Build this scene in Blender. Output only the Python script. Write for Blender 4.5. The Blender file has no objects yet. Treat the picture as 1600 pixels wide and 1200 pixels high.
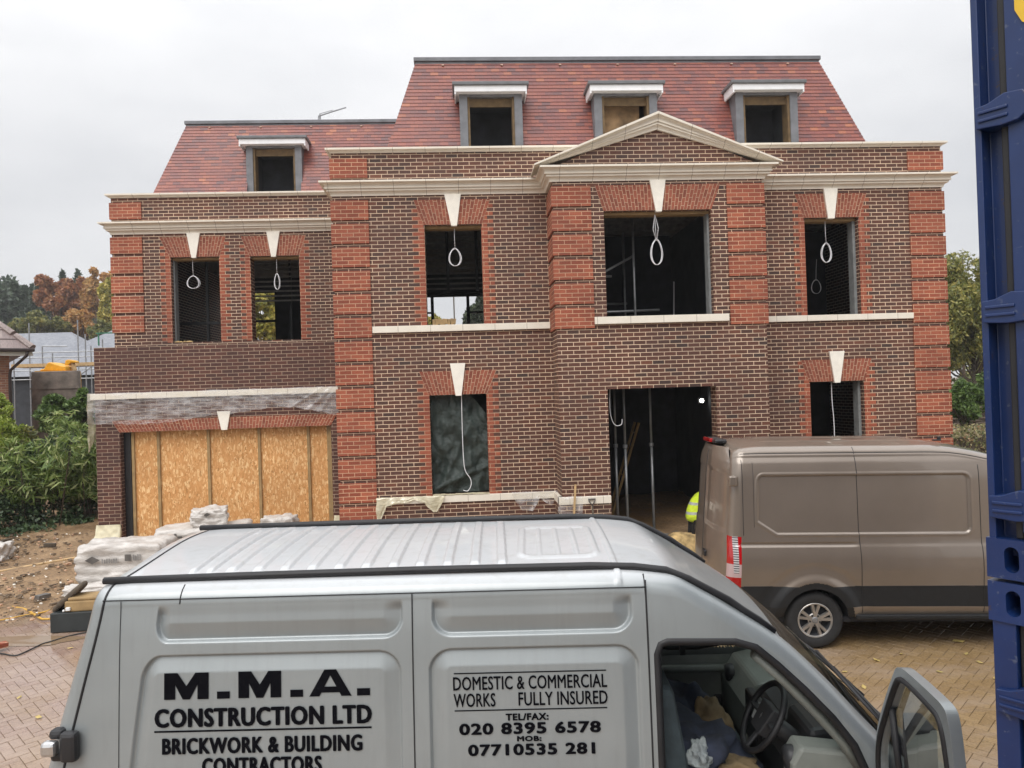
import bpy, bmesh, math, random
import numpy as np
from mathutils import Vector, Matrix, Euler, noise as mnoise
R = math.radians
PI = math.pi
random.seed(7)
rng = np.random.default_rng(11)
scene = bpy.context.scene
col = scene.collection

# ------------------------------------------------------------------ camera
CAM_Z = 3.5
cam_d = bpy.data.cameras.new('camera')
cam = bpy.data.objects.new('camera', cam_d)
col.objects.link(cam)
psi, th, ro = 0.0624456, 0.0084867, -0.031626
fwd0 = Vector((math.sin(psi), math.cos(psi), 0)); right0 = Vector((math.cos(psi), -math.sin(psi), 0)); up0 = Vector((0, 0, 1))
fwd = fwd0 * math.cos(th) + up0 * math.sin(th)
up1 = up0 * math.cos(th) - fwd0 * math.sin(th)
rgt = right0 * math.cos(ro) + up1 * math.sin(ro)
upv = up1 * math.cos(ro) - right0 * math.sin(ro)
mw = Matrix((rgt, upv, -fwd)).transposed().to_4x4()
mw.translation = Vector((0, 0, CAM_Z))
cam.matrix_world = mw
cam_d.sensor_width = 36.0
cam_d.lens = 36.0 * 1190 / 1600
cam_d.clip_start = 0.1
cam_d.clip_end = 3000
scene.camera = cam

# ------------------------------------------------------------------ world, sun, exposure
SUN_EL, SUN_AZ = R(48), R(205)          # azimuth measured clockwise from +Y; soft light from behind the camera
w = bpy.data.worlds.new('World'); scene.world = w; w.use_nodes = True
wt = w.node_tree; wt.nodes.clear()
def wn(t, **k):
    n = wt.nodes.new(t)
    for a, b in k.items(): setattr(n, a, b)
    return n
sky = wn('ShaderNodeTexSky', sky_type='NISHITA', sun_disc=False, sun_elevation=SUN_EL, sun_rotation=SUN_AZ)
bg1 = wn('ShaderNodeBackground'); bg1.inputs[1].default_value = 0.08
wt.links.new(sky.outputs[0], bg1.inputs[0])
tc = wn('ShaderNodeTexCoord'); mp = wn('ShaderNodeMapping'); mp.inputs['Scale'].default_value = (1.0, 1.0, 2.6)
wt.links.new(tc.outputs['Generated'], mp.inputs[0])
nz = wn('ShaderNodeTexNoise'); nz.inputs['Scale'].default_value = 2.4; nz.inputs['Detail'].default_value = 6; nz.inputs['Roughness'].default_value = 0.5
wt.links.new(mp.outputs[0], nz.inputs['Vector'])
cr = wn('ShaderNodeValToRGB')
cr.color_ramp.elements[0].position = 0.30; cr.color_ramp.elements[0].color = (0.67, 0.68, 0.705, 1)
cr.color_ramp.elements[1].position = 0.64; cr.color_ramp.elements[1].color = (0.90, 0.90, 0.91, 1)
wt.links.new(nz.outputs[0], cr.inputs[0])
# overcast skies brighten towards the zenith
sx = wn('ShaderNodeSeparateXYZ'); wt.links.new(tc.outputs['Generated'], sx.inputs[0])
mr = wn('ShaderNodeMapRange'); mr.inputs[1].default_value = 0.0; mr.inputs[2].default_value = 1.0; mr.inputs[3].default_value = 0.84; mr.inputs[4].default_value = 2.5
pw = wn('ShaderNodeMath', operation='POWER'); pw.inputs[1].default_value = 2.4; pw.use_clamp = True
wt.links.new(sx.outputs[2], pw.inputs[0]); wt.links.new(pw.outputs[0], mr.inputs[0])
bg2 = wn('ShaderNodeBackground')
wt.links.new(cr.outputs[0], bg2.inputs[0]); wt.links.new(mr.outputs[0], bg2.inputs[1])
mx = wn('ShaderNodeMixShader'); mx.inputs[0].default_value = 0.95
wt.links.new(bg1.outputs[0], mx.inputs[1]); wt.links.new(bg2.outputs[0], mx.inputs[2])
wo = wn('ShaderNodeOutputWorld'); wt.links.new(mx.outputs[0], wo.inputs[0])
sl = bpy.data.lights.new('sun', 'SUN'); sl.energy = 1.5; sl.angle = R(40); sl.color = (1.0, 0.97, 0.93)
so = bpy.data.objects.new('sun', sl); col.objects.link(so)
sd = Vector((math.sin(SUN_AZ) * math.cos(SUN_EL), math.cos(SUN_AZ) * math.cos(SUN_EL), math.sin(SUN_EL)))
so.rotation_euler = sd.to_track_quat('Z', 'Y').to_euler()
so.location = (0, -20, 30)
scene.view_settings.view_transform = 'Standard'; scene.view_settings.look = 'None'
scene.view_settings.exposure = 0.30; scene.view_settings.gamma = 1.0

# ------------------------------------------------------------------ materials
class NT:
    def __init__(s, name):
        s.m = bpy.data.materials.new(name); s.m.use_nodes = True
        s.t = s.m.node_tree; s.t.nodes.clear()
        s.out = s.t.nodes.new('ShaderNodeOutputMaterial')
    def n(s, typ, props=None, inp=None):
        nd = s.t.nodes.new(typ)
        for k, v in (props or {}).items(): setattr(nd, k, v)
        for k, v in (inp or {}).items():
            sk = nd.inputs[k]
            if isinstance(v, bpy.types.NodeSocket): s.t.links.new(v, sk)
            else: sk.default_value = v
        return nd
    def ramp(s, fac, stops, interp='LINEAR'):
        nd = s.t.nodes.new('ShaderNodeValToRGB'); r = nd.color_ramp; r.interpolation = interp
        while len(r.elements) > 1: r.elements.remove(r.elements[-1])
        r.elements[0].position = stops[0][0]; r.elements[0].color = (*stops[0][1], 1)
        for p, c in stops[1:]:
            e = r.elements.new(p); e.color = (*c, 1)
        s.t.links.new(fac, nd.inputs[0]); return nd.outputs[0]
    def mix(s, fac, a, b, mode='MIX'):
        nd = s.n('ShaderNodeMix', {'data_type': 'RGBA', 'blend_type': mode})
        for sk, v in ((nd.inputs[0], fac), (nd.inputs[6], a), (nd.inputs[7], b)):
            if isinstance(v, bpy.types.NodeSocket): s.t.links.new(v, sk)
            else: sk.default_value = v if not isinstance(v, tuple) or len(v) == 4 else (*v, 1)
        return nd.outputs[2]
    def math(s, op, a, b=0.0):
        nd = s.n('ShaderNodeMath', {'operation': op}, {0: a, 1: b}); return nd.outputs[0]
    def noise(s, vec, scale, detail=4, rough=0.55):
        return s.n('ShaderNodeTexNoise', None, {'Vector': vec, 'Scale': scale, 'Detail': detail, 'Roughness': rough}).outputs[0]
    def bump(s, h, strength, dist):
        return s.n('ShaderNodeBump', None, {'Height': h, 'Strength': strength, 'Distance': dist}).outputs[0]
    def pos(s): return s.n('ShaderNodeNewGeometry').outputs['Position']
    def obj(s): return s.n('ShaderNodeTexCoord').outputs['Object']
    def uv(s): return s.n('ShaderNodeTexCoord').outputs['UV']
    def isl(s): return s.n('ShaderNodeNewGeometry').outputs['Random Per Island']
    def bsdf(s, **k):
        k = {a.replace('_', ' '): b for a, b in k.items()}
        for c in ('Base Color',):
            if c in k and isinstance(k[c], tuple) and len(k[c]) == 3: k[c] = (*k[c], 1)
        b = s.n('ShaderNodeBsdfPrincipled', None, k)
        s.t.links.new(b.outputs[0], s.out.inputs[0]); return s.m
    def surf(s, sock): s.t.links.new(sock, s.out.inputs[0]); return s.m

def brick_mat(name, stops, mortar, bw=.225, rh=.075, ms=.006, bump=.5, haze=None):
    t = NT(name); uv = t.uv()
    wob = t.n('ShaderNodeTexNoise', None, {'Vector': uv, 'Scale': 9.0, 'Detail': 2.0})
    off = t.n('ShaderNodeVectorMath', {'operation': 'SUBTRACT'}, {0: wob.outputs[1], 1: (.5, .5, .5)})
    offs = t.n('ShaderNodeVectorMath', {'operation': 'SCALE'}, {0: off.outputs[0], 'Scale': .006})
    v = t.n('ShaderNodeVectorMath', {'operation': 'ADD'}, {0: uv, 1: offs.outputs[0]}).outputs[0]
    b = t.n('ShaderNodeTexBrick', {'offset': .5, 'offset_frequency': 2}, {'Vector': v, 'Color1': (0, 0, 0, 1), 'Color2': (1, 1, 1, 1), 'Mortar': (.5, .5, .5, 1), 'Scale': 1.0, 'Mortar Size': ms, 'Mortar Smooth': .12, 'Bias': 0.0, 'Brick Width': bw, 'Row Height': rh})
    c = t.ramp(b.outputs[0], stops)
    n1 = t.noise(uv, 55, 3, .6); n2 = t.noise(uv, 1.1, 4, .6)
    c = t.mix(.55, c, t.ramp(n1, [(.25, (.45, .45, .45)), (.75, (1.5, 1.5, 1.5))]), 'MULTIPLY')
    mc = t.mix(.6, (*mortar, 1), t.ramp(n2, [(.3, (.62, .60, .58)), (.7, (1.25, 1.22, 1.2))]), 'MULTIPLY')
    c = t.mix(b.outputs[1], c, mc)
    c = t.mix(.5, c, t.ramp(n2, [(.25, (.7, .7, .72)), (.75, (1.2, 1.2, 1.18))]), 'MULTIPLY')
    n3 = t.noise(t.n('ShaderNodeMapping', None, {'Vector': uv, 'Scale': (1, .6, 1)}).outputs[0], .38, 5, .65)
    c = t.mix(.75, c, t.ramp(n3, [(.3, (.74, .73, .74)), (.68, (1.16, 1.13, 1.10))]), 'MULTIPLY')
    h = t.math('SUBTRACT', t.math('MULTIPLY', n1, .35), b.outputs[1])
    return t.bsdf(Base_Color=c, Roughness=t.math('ADD', t.math('MULTIPLY', n2, .25), .62), Normal=t.bump(h, bump, .006))

M = {}
M['brick'] = brick_mat('dark multi brick', [(0, (.056, .032, .027)), (.15, (.095, .040, .027)), (.6, (.124, .047, .030)), (.88, (.085, .039, .030)), (1, (.165, .060, .034))], (.70, .54, .39), ms=.0062)
M['garagebrick'] = brick_mat('garage brick', [(0, (.066, .027, .021)), (.5, (.088, .033, .024)), (1, (.118, .044, .030))], (.40, .30, .22), ms=.0055)
M['redbrick'] = brick_mat('red rubbed brick', [(0, (.235, .058, .030)), (.5, (.30, .077, .040)), (1, (.37, .105, .054))], (.56, .36, .235), ms=.0055)
M['arch'] = brick_mat('gauged arch brick', [(0, (.225, .060, .033)), (.5, (.29, .080, .043)), (1, (.36, .105, .057))], (.58, .40, .27), bw=.15, rh=.065, ms=.0045)
M['oldbrick'] = brick_mat('old orange brick', [(0, (.24, .10, .065)), (.5, (.33, .15, .09)), (1, (.42, .21, .12))], (.42, .36, .30))
def stone():
    t = NT('cast stone'); p = t.pos(); n = t.noise(p, 6, 5); n2 = t.noise(p, 60, 3)
    c = t.mix(n, (.70, .64, .54, 1), (.86, .81, .71, 1))
    sx = t.n('ShaderNodeSeparateXYZ', None, {0: p})
    f = t.math('FRACT', t.math('MULTIPLY', sx.outputs[0], 1.62))
    j = t.math('LESS_THAN', f, .015)
    c = t.mix(t.math('MULTIPLY', j, .7), c, (.25, .2, .15, 1))
    return t.bsdf(Base_Color=c, Roughness=.75, Normal=t.bump(n2, .15, .004))
M['stone'] = stone()
def plain(name, c, rough=.6, metal=0.0, var=.25, sc=8, bump=.1, coat=0.0, spec=.5):
    t = NT(name); p = t.obj(); n = t.noise(p, sc, 5)
    lo = tuple(x * (1 - var) for x in c); hi = tuple(min(1, x * (1 + var)) for x in c)
    cc = t.ramp(n, [(.3, lo), (.7, hi)])
    rr = t.math('ADD', t.math('MULTIPLY', n, .2), rough - .1)
    k = dict(Base_Color=cc, Roughness=rr, Metallic=metal, Coat_Weight=coat, Coat_Roughness=.08, Specular_IOR_Level=spec)
    if bump: k['Normal'] = t.bump(t.noise(p, sc * 6, 3), bump, .005)
    return t.bsdf(**k)
M['keystone'] = plain('keystone stone', (.86, .82, .73), .75, var=.06)
def tile_mat(name, stops):
    t = NT(name); uv = t.uv()
    b = t.n('ShaderNodeTexBrick', {'offset': .5, 'offset_frequency': 2}, {'Vector': uv, 'Color1': (0, 0, 0, 1), 'Color2': (1, 1, 1, 1), 'Mortar': (.5, .5, .5, 1), 'Scale': 1.0, 'Mortar Size': .0022, 'Mortar Smooth': .1, 'Bias': 0.0, 'Brick Width': .168, 'Row Height': .1})
    c = t.ramp(b.outputs[0], stops)
    n = t.noise(uv, 30, 4); n2 = t.noise(uv, .7, 4)
    c = t.mix(.6, c, t.ramp(n, [(.3, (.6, .6, .6)), (.7, (1.3, 1.3, 1.3))]), 'MULTIPLY')
    c = t.mix(.35, c, t.ramp(n2, [(.3, (.78, .76, .80)), (.7, (1.18, 1.12, 1.08))]), 'MULTIPLY')
    c = t.mix(t.math('MULTIPLY', b.outputs[1], .7), c, (.05, .03, .03, 1))
    return t.bsdf(Base_Color=c, Roughness=t.math('ADD', t.math('MULTIPLY', n2, .3), .25), Normal=t.bump(t.math('SUBTRACT', n, b.outputs[1]), .4, .006))
M['tile'] = tile_mat('clay roof tile', [(0, (.135, .058, .058)), (.2, (.205, .064, .055)), (.45, (.25, .074, .055)), (.70, (.29, .088, .058)), (.82, (.165, .064, .060)), (.94, (.265, .080, .056)), (1, (.40, .14, .070))])
M['greytile'] = tile_mat('brown grey concrete tile', [(0, (.20, .15, .14)), (1, (.30, .24, .22))])
M['slate'] = tile_mat('pale blue slate', [(0, (.19, .205, .235)), (1, (.25, .265, .295))])
M['lead'] = plain('lead sheet', (.15, .155, .165), .5, var=.2, sc=5)
M['zinc'] = plain('dark grey lead cladding', (.16, .165, .18), .5, var=.25, sc=4)
M['whitepaint'] = plain('white painted fascia', (.84, .85, .87), .45, var=.05)
M['dark'] = plain('shade-darkened blockwork', (.045, .048, .056), .9, var=.35, sc=3)  # shade of the unlit rooms is put into this near-black base colour
M['darkwood'] = plain('dark joist timber', (.34, .31, .28), .85, var=.3)
M['concrete'] = plain('concrete slab', (.22, .215, .20), .7, var=.25, sc=2)
M['closer'] = plain('grey cavity closer', (.22, .23, .23), .7, var=.2, sc=10)
M['timber'] = plain('sawn softwood', (.50, .34, .17), .7, var=.25, sc=6)
M['batten'] = plain('treated batten', (.33, .22, .10), .75, var=.25, sc=6)
M['blackframe'] = plain('black frame', (.018, .018, .02), .45, var=.2)
M['rubber'] = plain('black rubber', (.014, .014, .016), .55, var=.3)
M['plastic'] = plain('dark grey plastic', (.011, .0115, .0125), .55, var=.25, sc=14)
M['tyre'] = plain('tyre rubber', (.022, .022, .023), .8, var=.3, sc=20)
M['galv'] = plain('galvanised steel', (.33, .34, .35), .45, .7, var=.2)
M['alloy'] = plain('alloy wheel', (.48, .46, .43), .35, .75, var=.15)
M['white'] = plain('white cable', (.80, .80, .82), .45, var=.03)
M['orange'] = plain('yellow orange cable', (.62, .36, .06), .5, var=.15)
M['blackcable'] = plain('black cable', (.02, .02, .02), .5)
M['yellowmach'] = plain('machine yellow paint', (.75, .38, .02), .45, var=.12)
M['ink'] = plain('black vinyl lettering', (.004, .004, .006), .75, var=.1, bump=0, spec=.05)
M['render'] = plain('weathered render', (.20, .17, .145), .9, var=.45, sc=3, bump=.5)
M['soil'] = plain('soil', (.16, .115, .075), .9, var=.4, sc=1.2, bump=.6)
M['bark'] = plain('bark', (.09, .07, .05), .9, var=.4, sc=12, bump=.5)
M['gutter'] = plain('dark brown gutter', (.035, .022, .02), .35, var=.2)
M['soffit'] = plain('white soffit board', (.60, .58, .53), .6, var=.1)
M['hedgewood'] = plain('woven wattle', (.10, .075, .055), .9, var=.5, sc=20, bump=.6)
M['bluecloth'] = plain('navy work clothes', (.020, .026, .045), .9, var=.5, sc=9, bump=.5)
M['bluegrey'] = plain('blue grey seat cloth', (.055, .075, .085), .9, var=.3, sc=9, bump=.3)
M['khaki'] = plain('khaki canvas', (.16, .115, .06), .9, var=.4, sc=9, bump=.5)
M['greytrim'] = plain('pale grey cab plastic', (.21, .225, .205), .5, var=.12)
M['darktrim'] = plain('dark cab plastic', (.03, .031, .034), .5, var=.2)
M['skin'] = plain('skin', (.50, .30, .22), .55, var=.1)
M['hair'] = plain('brown hair', (.035, .022, .014), .6, var=.3, sc=40)
M['trousers'] = plain('dark work trousers', (.028, .026, .026), .9, var=.4, sc=9, bump=.4)
M['sack'] = plain('coarse damp sand', (.36, .25, .11), .95, var=.55, sc=9, bump=1.0)
M['copper'] = plain('dark steel tool box', (.028, .033, .034), .5, var=.2)
M['netgreen'] = plain('green painted steel', (.03, .18, .10), .5)
M['leaflet'] = plain('yellow green leaflet', (.45, .50, .16), .6, var=.35, sc=30)
M['paper'] = plain('white paper', (.75, .76, .76), .6, var=.05)
M['steelgrey'] = plain('worn steel', (.16, .15, .14), .5, .5)
def hivis():
    t = NT('high visibility jacket'); p = t.obj(); n = t.noise(p, 7, 4)
    c = t.ramp(n, [(.3, (.50, .66, .02)), (.7, (.75, .90, .06))])
    z = t.n('ShaderNodeSeparateXYZ', None, {0: p}).outputs[2]
    for a in (.56, .74):
        b = t.math('MULTIPLY', t.math('GREATER_THAN', z, a), t.math('LESS_THAN', z, a + .05)); c = t.mix(b, c, (.45, .46, .44, 1))
    return t.bsdf(Base_Color=c, Roughness=.7, Normal=t.bump(n, .8, .05))
M['hivis'] = hivis()
def osb():
    t = NT('oriented strand board'); uv = t.uv()
    cs = []
    for k, (a, s) in enumerate(((0.5, (40, 15, 1)), (-.7, (36, 13, 1)), (1.25, (38, 16, 1)), (2.1, (42, 14, 1)))):
        mpn = t.n('ShaderNodeMapping', None, {'Vector': uv, 'Rotation': (0, 0, a), 'Scale': s, 'Location': (k * 7.3, k * 3.1, 0)})
        cs.append(t.n('ShaderNodeTexVoronoi', {'feature': 'F1', 'voronoi_dimensions': '2D'}, {'Vector': mpn.outputs[0], 'Scale': 1.0, 'Randomness': 1.0}).outputs['Color'])
    s1 = [t.n('ShaderNodeSeparateColor', None, {0: c}).outputs[0] for c in cs]
    mk = t.noise(uv, 8, 2)
    m1 = t.n('ShaderNodeMix', {'data_type': 'FLOAT'}, {0: t.math('GREATER_THAN', mk, .5), 2: s1[0], 3: s1[1]}).outputs[0]
    mk2 = t.noise(uv, 11, 2)
    m2 = t.n('ShaderNodeMix', {'data_type': 'FLOAT'}, {0: t.math('GREATER_THAN', mk2, .52), 2: m1, 3: s1[2]}).outputs[0]
    m3 = t.n('ShaderNodeMix', {'data_type': 'FLOAT'}, {0: t.math('GREATER_THAN', s1[3], .66), 2: m2, 3: s1[3]}).outputs[0]
    c = t.ramp(m3, [(0, (.42, .20, .06)), (.10, (.57, .275, .090)), (.5, (.62, .312, .112)), (.80, (.67, .35, .132)), (1, (.86, .60, .31))])
    big = t.noise(uv, 1.0, 3)
    c = t.mix(.5, c, t.ramp(big, [(.3, (.8, .78, .75)), (.7, (1.15, 1.12, 1.08))]), 'MULTIPLY')
    return t.bsdf(Base_Color=c, Roughness=.7, Normal=t.bump(m3, .25, .003))
M['osb'] = osb()
def silver():
    t = NT('silver van paint'); p = t.obj()
    n = t.noise(p, 2.0, 5); n2 = t.noise(p, 420, 2); n3 = t.noise(p, 11, 6, .7)
    c = t.ramp(n, [(.3, (.285, .312, .319)), (.7, (.325, .352, .359))])
    sx = t.n('ShaderNodeSeparateXYZ', None, {0: p})
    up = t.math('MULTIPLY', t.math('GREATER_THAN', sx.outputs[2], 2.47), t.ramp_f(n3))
    stk = t.noise(t.n('ShaderNodeMapping', None, {'Vector': p, 'Scale': (7, 1, .8)}).outputs[0], 3, 5, .7)
    c = t.mix(t.n('ShaderNodeMapRange', None, {0: stk, 1: .5, 2: .75, 3: 0.0, 4: .2}).outputs[0], c, (.20, .205, .195, 1))
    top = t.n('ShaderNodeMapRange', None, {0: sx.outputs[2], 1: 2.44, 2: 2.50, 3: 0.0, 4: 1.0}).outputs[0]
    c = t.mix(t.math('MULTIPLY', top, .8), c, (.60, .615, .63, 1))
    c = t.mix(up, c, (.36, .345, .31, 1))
    return t.bsdf(Base_Color=c, Metallic=t.math('SUBTRACT', .38, t.math('MULTIPLY', top, .30)), Roughness=t.math('ADD', t.math('MULTIPLY', n3, .18), .36), Coat_Weight=.55, Coat_Roughness=.06, Normal=t.bump(n2, .015, .001))
def ramp_f(s, sock):
    r = s.n('ShaderNodeMapRange', None, {0: sock, 1: .50, 2: .74, 3: 0.0, 4: .35}); return r.outputs[0]
NT.ramp_f = ramp_f
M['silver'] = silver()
def bronze():
    t = NT('bronze grey van paint'); p = t.obj(); n = t.noise(p, 1.4, 5); n3 = t.noise(p, 16, 5, .7)
    c = t.ramp(n, [(.3, (.215, .174, .140)), (.7, (.25, .205, .167))])
    sx = t.n('ShaderNodeSeparateXYZ', None, {0: p})
    low = t.n('ShaderNodeMapRange', None, {0: sx.outputs[2], 1: 1.25, 2: .4, 3: 0.0, 4: .55}).outputs[0]
    dirt = t.math('MULTIPLY', low, n3)
    c = t.mix(dirt, c, (.22, .16, .10, 1))
    return t.bsdf(Base_Color=c, Metallic=.35, Roughness=t.math('ADD', t.math('MULTIPLY', n3, .14), .24), Coat_Weight=.9, Coat_Roughness=.04)
M['bronze'] = bronze()
def blue():
    t = NT('blue container paint'); p = t.obj(); n = t.noise(p, 3, 6, .65); n2 = t.noise(p, 40, 4)
    c = t.ramp(n, [(.3, (.005, .019, .082)), (.7, (.008, .030, .125))])
    rust = t.n('ShaderNodeMapRange', None, {0: t.noise(p, 13, 6, .75), 1: .62, 2: .68, 3: 0.0, 4: .85}).outputs[0]
    c = t.mix(rust, c, (.055, .032, .022, 1))
    sc = t.n('ShaderNodeMapRange', None, {0: n2, 1: .63, 2: .70, 3: 0.0, 4: .6}).outputs[0]
    c = t.mix(sc, c, (.10, .12, .17, 1))
    return t.bsdf(Base_Color=c, Roughness=t.math('ADD', t.math('MULTIPLY', n, .3), .22), Coat_Weight=.12, Normal=t.bump(n, .15, .01))
M['blue'] = blue()
def glass(name, tint, fac=.12, rough=.02):
    t = NT(name)
    tr = t.n('ShaderNodeBsdfTransparent', None, {0: (*tint, 1)}); gl = t.n('ShaderNodeBsdfGlossy', None, {0: (1, 1, 1, 1), 'Roughness': rough})
    lw = t.n('ShaderNodeLayerWeight', None, {0: .25})
    f = t.math('ADD', t.math('MULTIPLY', lw.outputs[0], .6), fac * .5)
    ms = t.n('ShaderNodeMixShader', None, {0: f, 1: tr.outputs[0], 2: gl.outputs[0]})
    return t.surf(ms.outputs[0])
M['glass'] = glass('window glass', (.72, .80, .76))
M['screen'] = glass('windscreen glass', (.66, .74, .70), .14)
M['darkglass'] = glass('dark van glass', (.2, .24, .23), .16)
def poly(name, c, op_lo, op_hi, sc=5):
    t = NT(name); p = t.pos()
    mpn = t.n('ShaderNodeMapping', None, {'Vector': p, 'Rotation': (0, .5, 0), 'Scale': (1.2, 1.0, 4.5)})
    n = t.noise(mpn.outputs[0], sc, 6, .65)
    tr = t.n('ShaderNodeBsdfTransparent', None, {0: (.96, .96, .95, 1)})
    df = t.n('ShaderNodeBsdfDiffuse', None, {0: (*c, 1)})
    gl = t.n('ShaderNodeBsdfGlossy', None, {0: (1, 1, 1, 1), 'Roughness': .18})
    a = t.n('ShaderNodeMixShader', None, {0: .12, 1: df.outputs[0], 2: gl.outputs[0]})
    f = t.n('ShaderNodeMapRange', None, {0: n, 1: .35, 2: .7, 3: op_lo, 4: op_hi}).outputs[0]
    ms = t.n('ShaderNodeMixShader', None, {0: f, 1: tr.outputs[0], 2: a.outputs[0]})
    return t.surf(ms.outputs[0])
M['poly'] = poly('clear polythene', (.97, .97, .97), .04, .40, 3)
M['polyyel'] = poly('yellowed polythene', (.66, .60, .42), .55, .95, 7)
M['polycream'] = plain('cream dust sheet', (.74, .69, .50), .5, var=.2, sc=5)
def sackmat():
    t = NT('white plastic wrap'); p = t.obj(); n = t.noise(t.n('ShaderNodeMapping', None, {'Vector': p, 'Scale': (1, 1, 2.6)}).outputs[0], 5, 6, .65)
    c = t.ramp(n, [(.3, (.44, .405, .37)), (.7, (.66, .625, .585))])
    return t.bsdf(Base_Color=c, Roughness=.32, Normal=t.bump(n, .6, .05))
M['wrap'] = sackmat()
def leafmat(name, stops, trans=.3):
    t = NT(name); i = t.isl(); p = t.pos(); n = t.noise(p, .8, 3)
    c = t.ramp(i, stops)
    c = t.mix(.6, c, t.ramp(n, [(.3, (.55, .58, .55)), (.7, (1.35, 1.3, 1.25))]), 'MULTIPLY')
    d = t.n('ShaderNodeBsdfPrincipled', None, {'Base Color': c, 'Roughness': .5})
    tl = t.n('ShaderNodeBsdfTranslucent', None, {0: c})
    ms = t.n('ShaderNodeMixShader', None, {0: trans, 1: d.outputs[0], 2: tl.outputs[0]})
    return t.surf(ms.outputs[0])
M['lf_pine'] = leafmat('dark pine needles', [(0, (0.045, 0.075, 0.051)), (1, (0.090, 0.128, 0.078))], .15)
M['lf_copper'] = leafmat('copper beech leaves', [(0, (.24, .10, .05)), (.6, (.42, .18, .085)), (1, (.50, .28, .12))])
M['lf_orange'] = leafmat('orange autumn leaves', [(0, (0.348, 0.189, 0.080)), (.6, (0.580, 0.334, 0.123)), (1, (0.696, 0.493, 0.203))])
M['lf_yellow'] = leafmat('yellow green autumn leaves', [(0, (0.217, 0.232, 0.051)), (.6, (0.464, 0.406, 0.087)), (1, (0.667, 0.551, 0.145))])
M['lf_olive'] = leafmat('olive green leaves', [(0, (0.112, 0.135, 0.045)), (.7, (0.240, 0.247, 0.083)), (1, (0.405, 0.360, 0.120))])
M['lf_willow'] = leafmat('yellowing willow leaves', [(0, (.13, .155, .04)), (.6, (.28, .28, .075)), (1, (.46, .40, .12))])
M['lf_laurel'] = leafmat('glossy laurel leaves', [(0, (.045, .090, .018)), (.7, (.12, .20, .045)), (1, (.24, .34, .11))])
M['lf_bamboo'] = leafmat('bamboo leaves', [(0, (.095, .16, .034)), (.7, (.24, .33, .085)), (1, (.52, .56, .27))])
M['lf_lime'] = leafmat('lime green leaves', [(0, (.16, .24, .03)), (.7, (.34, .42, .07)), (1, (.50, .56, .14))])
M['lf_ivy'] = leafmat('ivy leaves', [(0, (0.022, 0.045, 0.018)), (.7, (0.050, 0.090, 0.035)), (1, (0.125, 0.188, 0.088))], .15)
M['lf_varieg'] = leafmat('variegated hedge leaves', [(0, (.10, .13, .045)), (.5, (.30, .29, .13)), (.8, (.42, .36, .20)), (1, (.46, .28, .16))])
M['lf_dark'] = leafmat('dark oak leaves', [(0, (.030, .052, .022)), (1, (.075, .10, .045))], .2)
M['jambwood'] = plain('weathered jamb wood', (.16, .105, .05), .8, var=.3)
M['clip'] = plain('pale roof clip', (.60, .42, .32), .5)
M['lath'] = plain('grey timber lath', (.30, .29, .28), .7)
M['board'] = plain('stained board', (.27, .17, .085), .8, var=.75, sc=2.2)
M['fallen'] = leafmat('fallen leaf', [(0, (.50, .34, .08)), (1, (.60, .48, .20))], .1)
def paver():
    t = NT('wet block paving'); p = t.pos(); i = t.isl()
    n = t.noise(p, .45, 5, .6); n2 = t.noise(p, 45, 3)
    sx = t.n('ShaderNodeSeparateXYZ', None, {0: p})
    rgtf = t.n('ShaderNodeMapRange', None, {0: sx.outputs[0], 1: -3.0, 2: 2.5, 3: 0.0, 4: 1.0}).outputs[0]
    left = t.ramp(i, [(0, (.255, .172, .145)), (.5, (.275, .188, .160)), (1, (.30, .21, .18))])
    right = t.ramp(i, [(0, (.27, .178, .086)), (.5, (.30, .20, .098)), (1, (.335, .228, .115))])
    c = t.mix(rgtf, left, right)
    mud = t.n('ShaderNodeMapRange', None, {0: n, 1: .40, 2: .62, 3: 0.0, 4: .8}).outputs[0]
    c = t.mix(mud, c, (.29, .20, .115, 1))
    c = t.mix(.5, c, t.ramp(n2, [(.3, (.6, .6, .6)), (.7, (1.35, 1.35, 1.35))]), 'MULTIPLY')
    sm = t.noise(t.n('ShaderNodeMapping', None, {'Vector': p, 'Rotation': (0, 0, .5), 'Scale': (1, 3, 1)}).outputs[0], .7, 6, .7)
    c = t.mix(t.n('ShaderNodeMapRange', None, {0: sm, 1: .44, 2: .70, 3: 0.0, 4: .7}).outputs[0], c, (.38, .29, .22, 1))
    wet = t.n('ShaderNodeMapRange', None, {0: t.noise(p, .9, 4, .6), 1: .4, 2: .65, 3: .04, 4: .24}).outputs[0]
    return t.bsdf(Base_Color=c, Roughness=wet, Normal=t.bump(n2, .12, .004))
M['paver'] = paver()
M['joint'] = plain('sandy paving joint', (.25, .175, .12), .7, var=.35, sc=3)
def mudm():
    t = NT('wet churned earth'); p = t.pos(); n = t.noise(p, 1.1, 6, .65); n2 = t.noise(p, 14, 5, .7)
    c = t.ramp(n, [(.25, (.17, .105, .056)), (.42, (.28, .178, .094)), (.58, (.38, .252, .142)), (.72, (.50, .36, .225))])
    c = t.mix(.7, c, t.ramp(n2, [(.3, (.5, .48, .46)), (.7, (1.4, 1.38, 1.35))]), 'MULTIPLY')
    return t.bsdf(Base_Color=c, Roughness=t.n('ShaderNodeMapRange', None, {0: n, 1: .35, 2: .6, 3: .35, 4: .85}).outputs[0], Normal=t.bump(n2, 1.0, .06))
M['mud'] = mudm()
def water():
    t = NT('muddy puddle'); n = t.noise(t.pos(), 9, 3)
    return t.bsdf(Base_Color=(.22, .15, .09), Roughness=.06, Normal=t.bump(n, .05, .01))
M['puddle'] = water()
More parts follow.
